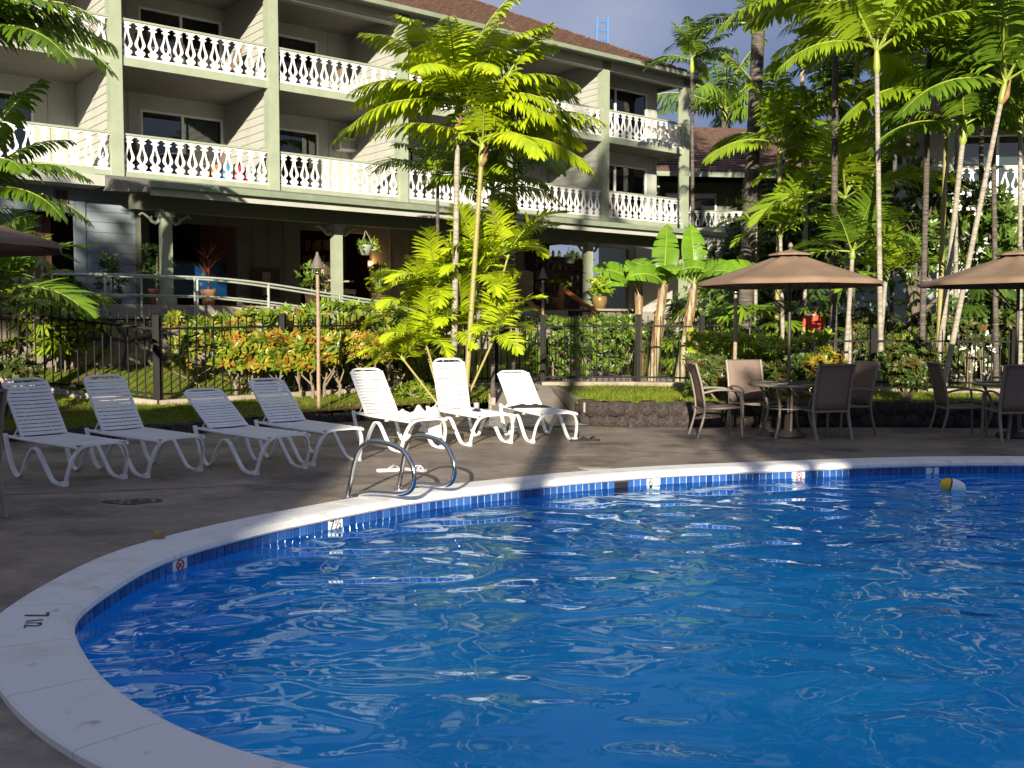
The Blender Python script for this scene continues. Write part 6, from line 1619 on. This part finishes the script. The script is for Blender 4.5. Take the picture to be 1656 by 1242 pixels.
def porch_chair(label, loc, face, mt='tan_fabric'):
    th = thing('porch_chair', label, 'chair', loc, math.atan2(face[1], face[0]) - math.pi / 2, 'tan porch chairs')
    g = MB(); g.b2(-.3, .3, -.3, .3, .36, .46); g.build('seat', mt, th)
    g = MB(); g.prism([(-.28, .46), (.28, .46), (.31, 1.02), (.2, 1.10), (-.2, 1.10), (-.31, 1.02)], -.32, -.24); g.build('backrest', mt, th)
    for x in (-.27, .27):
        for y in (-.27, .27): g = MB(); g.tube([(x, y, 0), (x, y, .36)], .02, 6); g.build('leg', 'bamboo', th)
        g = MB(); g.beam((x * 1.05, -.3, .66), (x * 1.05, .25, .66), .05, .04); g.build('arm', 'bamboo', th)
porch_chair('tan high-backed porch chair right of the second column', fw(4.35, -2.4, TER), (.8, -.2)); porch_chair('tan porch chair beside the wooden stair rail', fw(9.3, -2.6, TER), (.2, 1)); porch_chair('tan porch chair behind the stair newel post', fw(10.0, -2.2, TER), (-.6, .6))
# blue picture case in the first opening
def mural_mat():
    m, n, b = nodes_of('mural'); t = n.nodes.new('ShaderNodeTexCoord'); b.inputs['Roughness'].default_value = .35
    v = n.nodes.new('ShaderNodeTexVoronoi'); v.inputs['Scale'].default_value = 5.5
    r = n.nodes.new('ShaderNodeValToRGB'); e = r.color_ramp.elements; e.new(.5)
    e[0].position = .0; e[0].color = (.28, .035, .025, 1); e[1].position = .17; e[1].color = (.05, .14, .08, 1); e[2].position = .25; e[2].color = (.004, .05, .15, 1)
    n.links.new(t.outputs['Object'], v.inputs['Vector']); n.links.new(v.outputs['Distance'], r.inputs[0]); n.links.new(r.outputs[0], b.inputs['Base Color']); M['mural'] = m
mural_mat()
th = thing('wall_picture', 'wide blue underwater picture with red shapes inside the porch opening', 'picture', fw(1.8, .6, 2.3), ANG)
g = MB(); g.b2(-1.05, 1.05, -.02, .02, .0, .75); g.build('panel', 'mural', th)
g = MB(); g.b2(-1.1, 1.1, -.03, .03, .752, .82); g.b2(-1.1, 1.1, -.03, .03, -.07, -.002); g.build('frame', 'wood_dark', th)
th = thing('framed_picture', 'dark framed picture with pale figure on the porch wall', 'picture', fw(3.6, -.06, 2.62), ANG)
g = MB(); g.b2(-.38, .38, -.02, .02, -.35, .35); g.build('frame', 'wood_dark', th); g = MB(); g.b2(-.1, .12, -.03, -.021, -.3, .27); g.build('print', 'tan_fabric', th)
bc = thing('bookcase', 'tall dark bookcase of books seen through the porch opening', 'bookcase', fw(6.35, 2.2, TER), ANG + R(-78))
g = MB(); g.b2(-.75, .75, .28, .3, 0, 2.1); g.b2(-.77, -.75, 0, .3, 0, 2.1); g.b2(.75, .77, 0, .3, 0, 2.1)
for k in range(5): g.b2(-.75, .75, 0, .279, .4 * k + .1, .4 * k + .13)
g.build('case', 'wood_dark', bc); rg = random.Random(3)
for nm, c in (('book_red', (.25, .04, .03)), ('book_cream', (.45, .40, .32)), ('book_blue', (.05, .08, .16)), ('book_green', (.05, .12, .07))): mat(nm, c, .7)
for k in range(1, 5):
    x = -.74
    while x < .70:
        w = rg.uniform(.03, .06); h = rg.uniform(.22, .33)
        g = MB(); g.b2(x, x + w - .003, .03, .25, .4 * k + .131, .4 * k + .131 + h); g.build('book', rg.choice(('book_red', 'book_cream', 'book_blue', 'book_green', 'book_cream')), bc); x += w
        if rg.random() < .1: x += .08
def sconce(label, loc):
    th = thing('wall_sconce', label, 'lamp', loc, ANG); MB().b2(-.05, .05, 0, .06, -.1, .1).build('bracket', 'wood_dark', th)
    g = MB(); g.lathe([(0, -.06), (.04, -.045), (.055, 0), (.04, .045), (0, .06)], 12, (0, -.06, 0)); g.build('bulb', 'sconce_glow', th)
    l = bpy.data.lights.new('sconce_light', 'POINT'); l.energy = 6; l.color = (1, .5, .2); l.shadow_soft_size = .05; o = bpy.data.objects.new('sconce_light', l); C.objects.link(o); o.parent = th; o.location = (0, -.16, .02)
sconce('glowing orange wall lamp beside the bookcase', fw(6.66, .02, 3.22)); sconce('small glowing lamp under the porch ceiling above the hanging pot', fw(6.5, .4, 4.2)); 
sh = thing('display_shelf', 'dark display shelf with small goods inside the right porch opening', 'shelf', fw(15.0, 1.2, TER), ANG)
g = MB(); g.b2(-1.2, 1.2, .3, .33, 0, 1.9)
for k in range(5): g.b2(-1.2, 1.2, 0, .299, .3 + .38 * k, .33 + .38 * k)
g.build('case', 'wood_dark', sh)
for k in range(5):
    for j in range(9):
        if rg.random() < .3: continue
        x = -1.1 + j * .27; h = rg.uniform(.1, .26); g = MB(); g.lathe([(0, 0), (.05, 0), (.05, h * .7), (.02, h), (0, h)], 8, (x, .14, .331 + .38 * k)); g.build('bottle', rg.choice(('white_plastic', 'book_cream', 'tan_fabric', 'book_red', 'wood_brown')), sh)
# ------------------------------------------------------------------ balcony furniture
def btable(label, loc):
    th = thing('balcony_table', label, 'table', loc, 0, 'balcony tables'); g = MB(); g.lathe([(0, .70), (.42, .70), (.43, .72), (.42, .735), (0, .735)], 24); g.build('top', 'wood_dark', th); g = MB(); g.lathe([(.2, 0), (.18, .03), (.03, .06), (.03, .7)], 12); g.build('pedestal', 'bronze_metal', th)
for s, z, lab in ((2.4, Z3, 'round dark table on the top balcony left of the first full post'), (5.0, Z3, 'round dark table on the top balcony right of the first full post'), (5.3, Z2, 'round table on the lower balcony near the air conditioner'), (1.9, Z2, 'round table on the lower balcony left of the first full post')): btable(lab, fw(s, 1.2, z + .002))
for s, y, z, f, lab in ((1.4, 1.3, Z3, (1, .2), 'dark chair on the top left balcony'), (3.2, 1.2, Z3, (-1, 0), 'dark chair beside the partition on the top left balcony'), (6.2, 1.4, Z3, (-1, .1), 'dark chair on the top balcony above the air conditioner'), (1.0, 1.2, Z2, (1, .2), 'dark chair on the lower left balcony'), (2.9, 1.3, Z2, (-1, 0), 'dark chair near the partition on the lower left balcony'), (14.3, 1.0, Z2, (1, .3), 'dark round-backed chair on the lower balcony left of the corner bay'), (17.0, .7, Z2, (1, 0), 'dark chair on the corner bay lower balcony')):
    w_ = fw(s, y, z + .002); fd = FD * f[0] + FN * f[1]; copy_tree(CH, None, w_, math.atan2(fd.y, fd.x) - math.pi / 2, lab)['group'] = 'balcony chairs'
for nm, c in (('towel_orange', (.60, .16, .05)), ('towel_blue', (.03, .22, .50)), ('towel_red', (.5, .03, .03))): mat(nm, c, .9)
for s, mt_, lab in ((2.55, 'towel_orange', 'orange towel draped on a balcony chair behind the balusters'), (2.75, 'towel_blue', 'blue towel hung on the lower left balcony'), (3.15, 'towel_red', 'red towel hung on the lower left balcony near the partition')):
    w_ = fw(s, .35, Z2 + .3); o = cloth('hung_towel', lab, 'towel', w_, ANG, .32, .05, .04, mt_, int(s * 10)); o.rotation_euler = (R(90), 0, ANG); o.scale = (1, 8, 1)
# ------------------------------------------------------------------ person on the far path
def person():
    b = at(1316, 545, 23.6); z0 = tz(b.x, b.y); th = thing('person', 'person in an orange-red shirt standing on the far path among the palms', 'person', (b.x, b.y, z0), 0)
    def skin(nm, V, E, mt, sub=2):
        me = bpy.data.meshes.new(nm); me.from_pydata([v[:3] for v in V], E, []); me.materials.append(M[mt]); o = bpy.data.objects.new(nm, me); C.objects.link(o); o.parent = th
        o.modifiers.new('skin', 'SKIN')
        for i, v in enumerate(V): r = v[3]; me.skin_vertices[0].data[i].radius = (r if isinstance(r, tuple) else (r, r))
        me.skin_vertices[0].data[0].use_root = True
        s = o.modifiers.new('sub', 'SUBSURF'); s.levels = s.render_levels = sub
        for p in me.polygons: p.use_smooth = True
        return o
    V = [(0, 0, .95, (.15, .11)), (0, 0, 1.15, (.14, .10)), (0, .01, 1.34, (.17, .11)), (0, .015, 1.46, .06), (0, 0, 1.55, .052), (0, -.01, 1.63, .085), (0, 0, 1.72, .07),
         (-.17, .01, 1.40, .055), (-.23, .02, 1.15, .042), (-.25, -.05, .92, .034), (-.25, -.09, .80, .026), (.17, .01, 1.40, .055), (.23, .02, 1.15, .042), (.25, -.05, .92, .034), (.25, -.09, .80, .026),
         (-.10, 0, .86, .085), (-.11, -.01, .50, .06), (-.11, .02, .09, .04), (-.12, -.14, .04, .035), (.10, 0, .86, .085), (.11, -.01, .50, .06), (.11, .02, .09, .04), (.12, -.14, .04, .035)]
    E = [(0, 1), (1, 2), (2, 3), (3, 4), (4, 5), (5, 6), (2, 7), (7, 8), (8, 9), (9, 10), (2, 11), (11, 12), (12, 13), (13, 14), (0, 15), (15, 16), (16, 17), (17, 18), (0, 19), (19, 20), (20, 21), (21, 22)]
    skin('body', V, E, 'skin')
    skin('shirt', [(0, 0, .90, (.18, .135)), (0, 0, 1.15, (.165, .125)), (0, .01, 1.34, (.195, .135)), (0, .015, 1.45, .075), (-.18, .01, 1.40, .075), (-.225, .015, 1.20, .065), (.18, .01, 1.40, .075), (.225, .015, 1.20, .065)], [(0, 1), (1, 2), (2, 3), (2, 4), (4, 5), (2, 6), (6, 7)], 'shirt')
    skin('shorts', [(0, 0, .93, (.165, .125)), (-.10, 0, .82, .11), (-.11, 0, .52, .085), (.10, 0, .82, .11), (.11, 0, .52, .085)], [(0, 1), (1, 2), (0, 3), (3, 4)], 'shorts')
    g = MB(); g.lathe([(.094, -.06), (.102, 0), (.09, .06), (.05, .1), (0, .112)], 14, (0, .012, 1.665)); g.build('hair', 'hair', th)
    for s in (-1, 1):
        for k, l in enumerate((.07, .08, .075, .06)):
            g = MB(); x = s * .25; g.tube([(x, -.12 + k * .02, .80), (x, -.125 + k * .02, .80 - l * .6), (x - s * .01, -.115 + k * .02, .80 - l)], [.009, .008, .006], 6); g.build('finger', 'skin', th)
        g = MB(); g.tube([(s * .25, -.12, .85), (s * .235, -.15, .81), (s * .23, -.15, .775)], [.011, .009, .007], 6); g.build('thumb', 'skin', th)
    g = MB(); g.lathe([(0, -.012), (.011, 0), (0, .012)], 8, (-.033, -.088, 1.655)); g.lathe([(0, -.012), (.011, 0), (0, .012)], 8, (.033, -.088, 1.655)); g.build('eyes', 'hair', th)
    g = MB(); g.tube([(0, -.085, 1.66), (0, -.115, 1.62), (0, -.09, 1.615)], [.008, .014, .012], 6); g.build('nose', 'skin', th)
person()
# white blooms behind the fence at the right
for k, (x, y, lab) in enumerate(((1568, 583, 'spray of white flowers behind the fence right of the rounded bush'), (1592, 578, 'second spray of white flowers nearer the right edge'))):
    c = at(x, y, 19.6); gz = tz(c.x, c.y); th = thing('white_flower_plant', lab, 'flowers', (c.x, c.y, gz), 0, 'white flowers behind the fence'); rg = random.Random(k)
    pts = [(Vector((rg.gauss(0, .09), rg.gauss(0, .08), c.z - gz + rg.gauss(0, .2))), Vector((rg.gauss(0, 1), -1, rg.gauss(0, 1)))) for _ in range(10)]
    rosettes(pts, .07, .045, 5, rg).build('blossom', 'petal', th)
    g = MB()
    for i in range(7): x_ = rg.uniform(-.1, .1); g.tube([(x_ * .4, 0, 0), (x_, 0, c.z - gz + .15)], .01, 5)
    g.build('stem', 'stem', th)
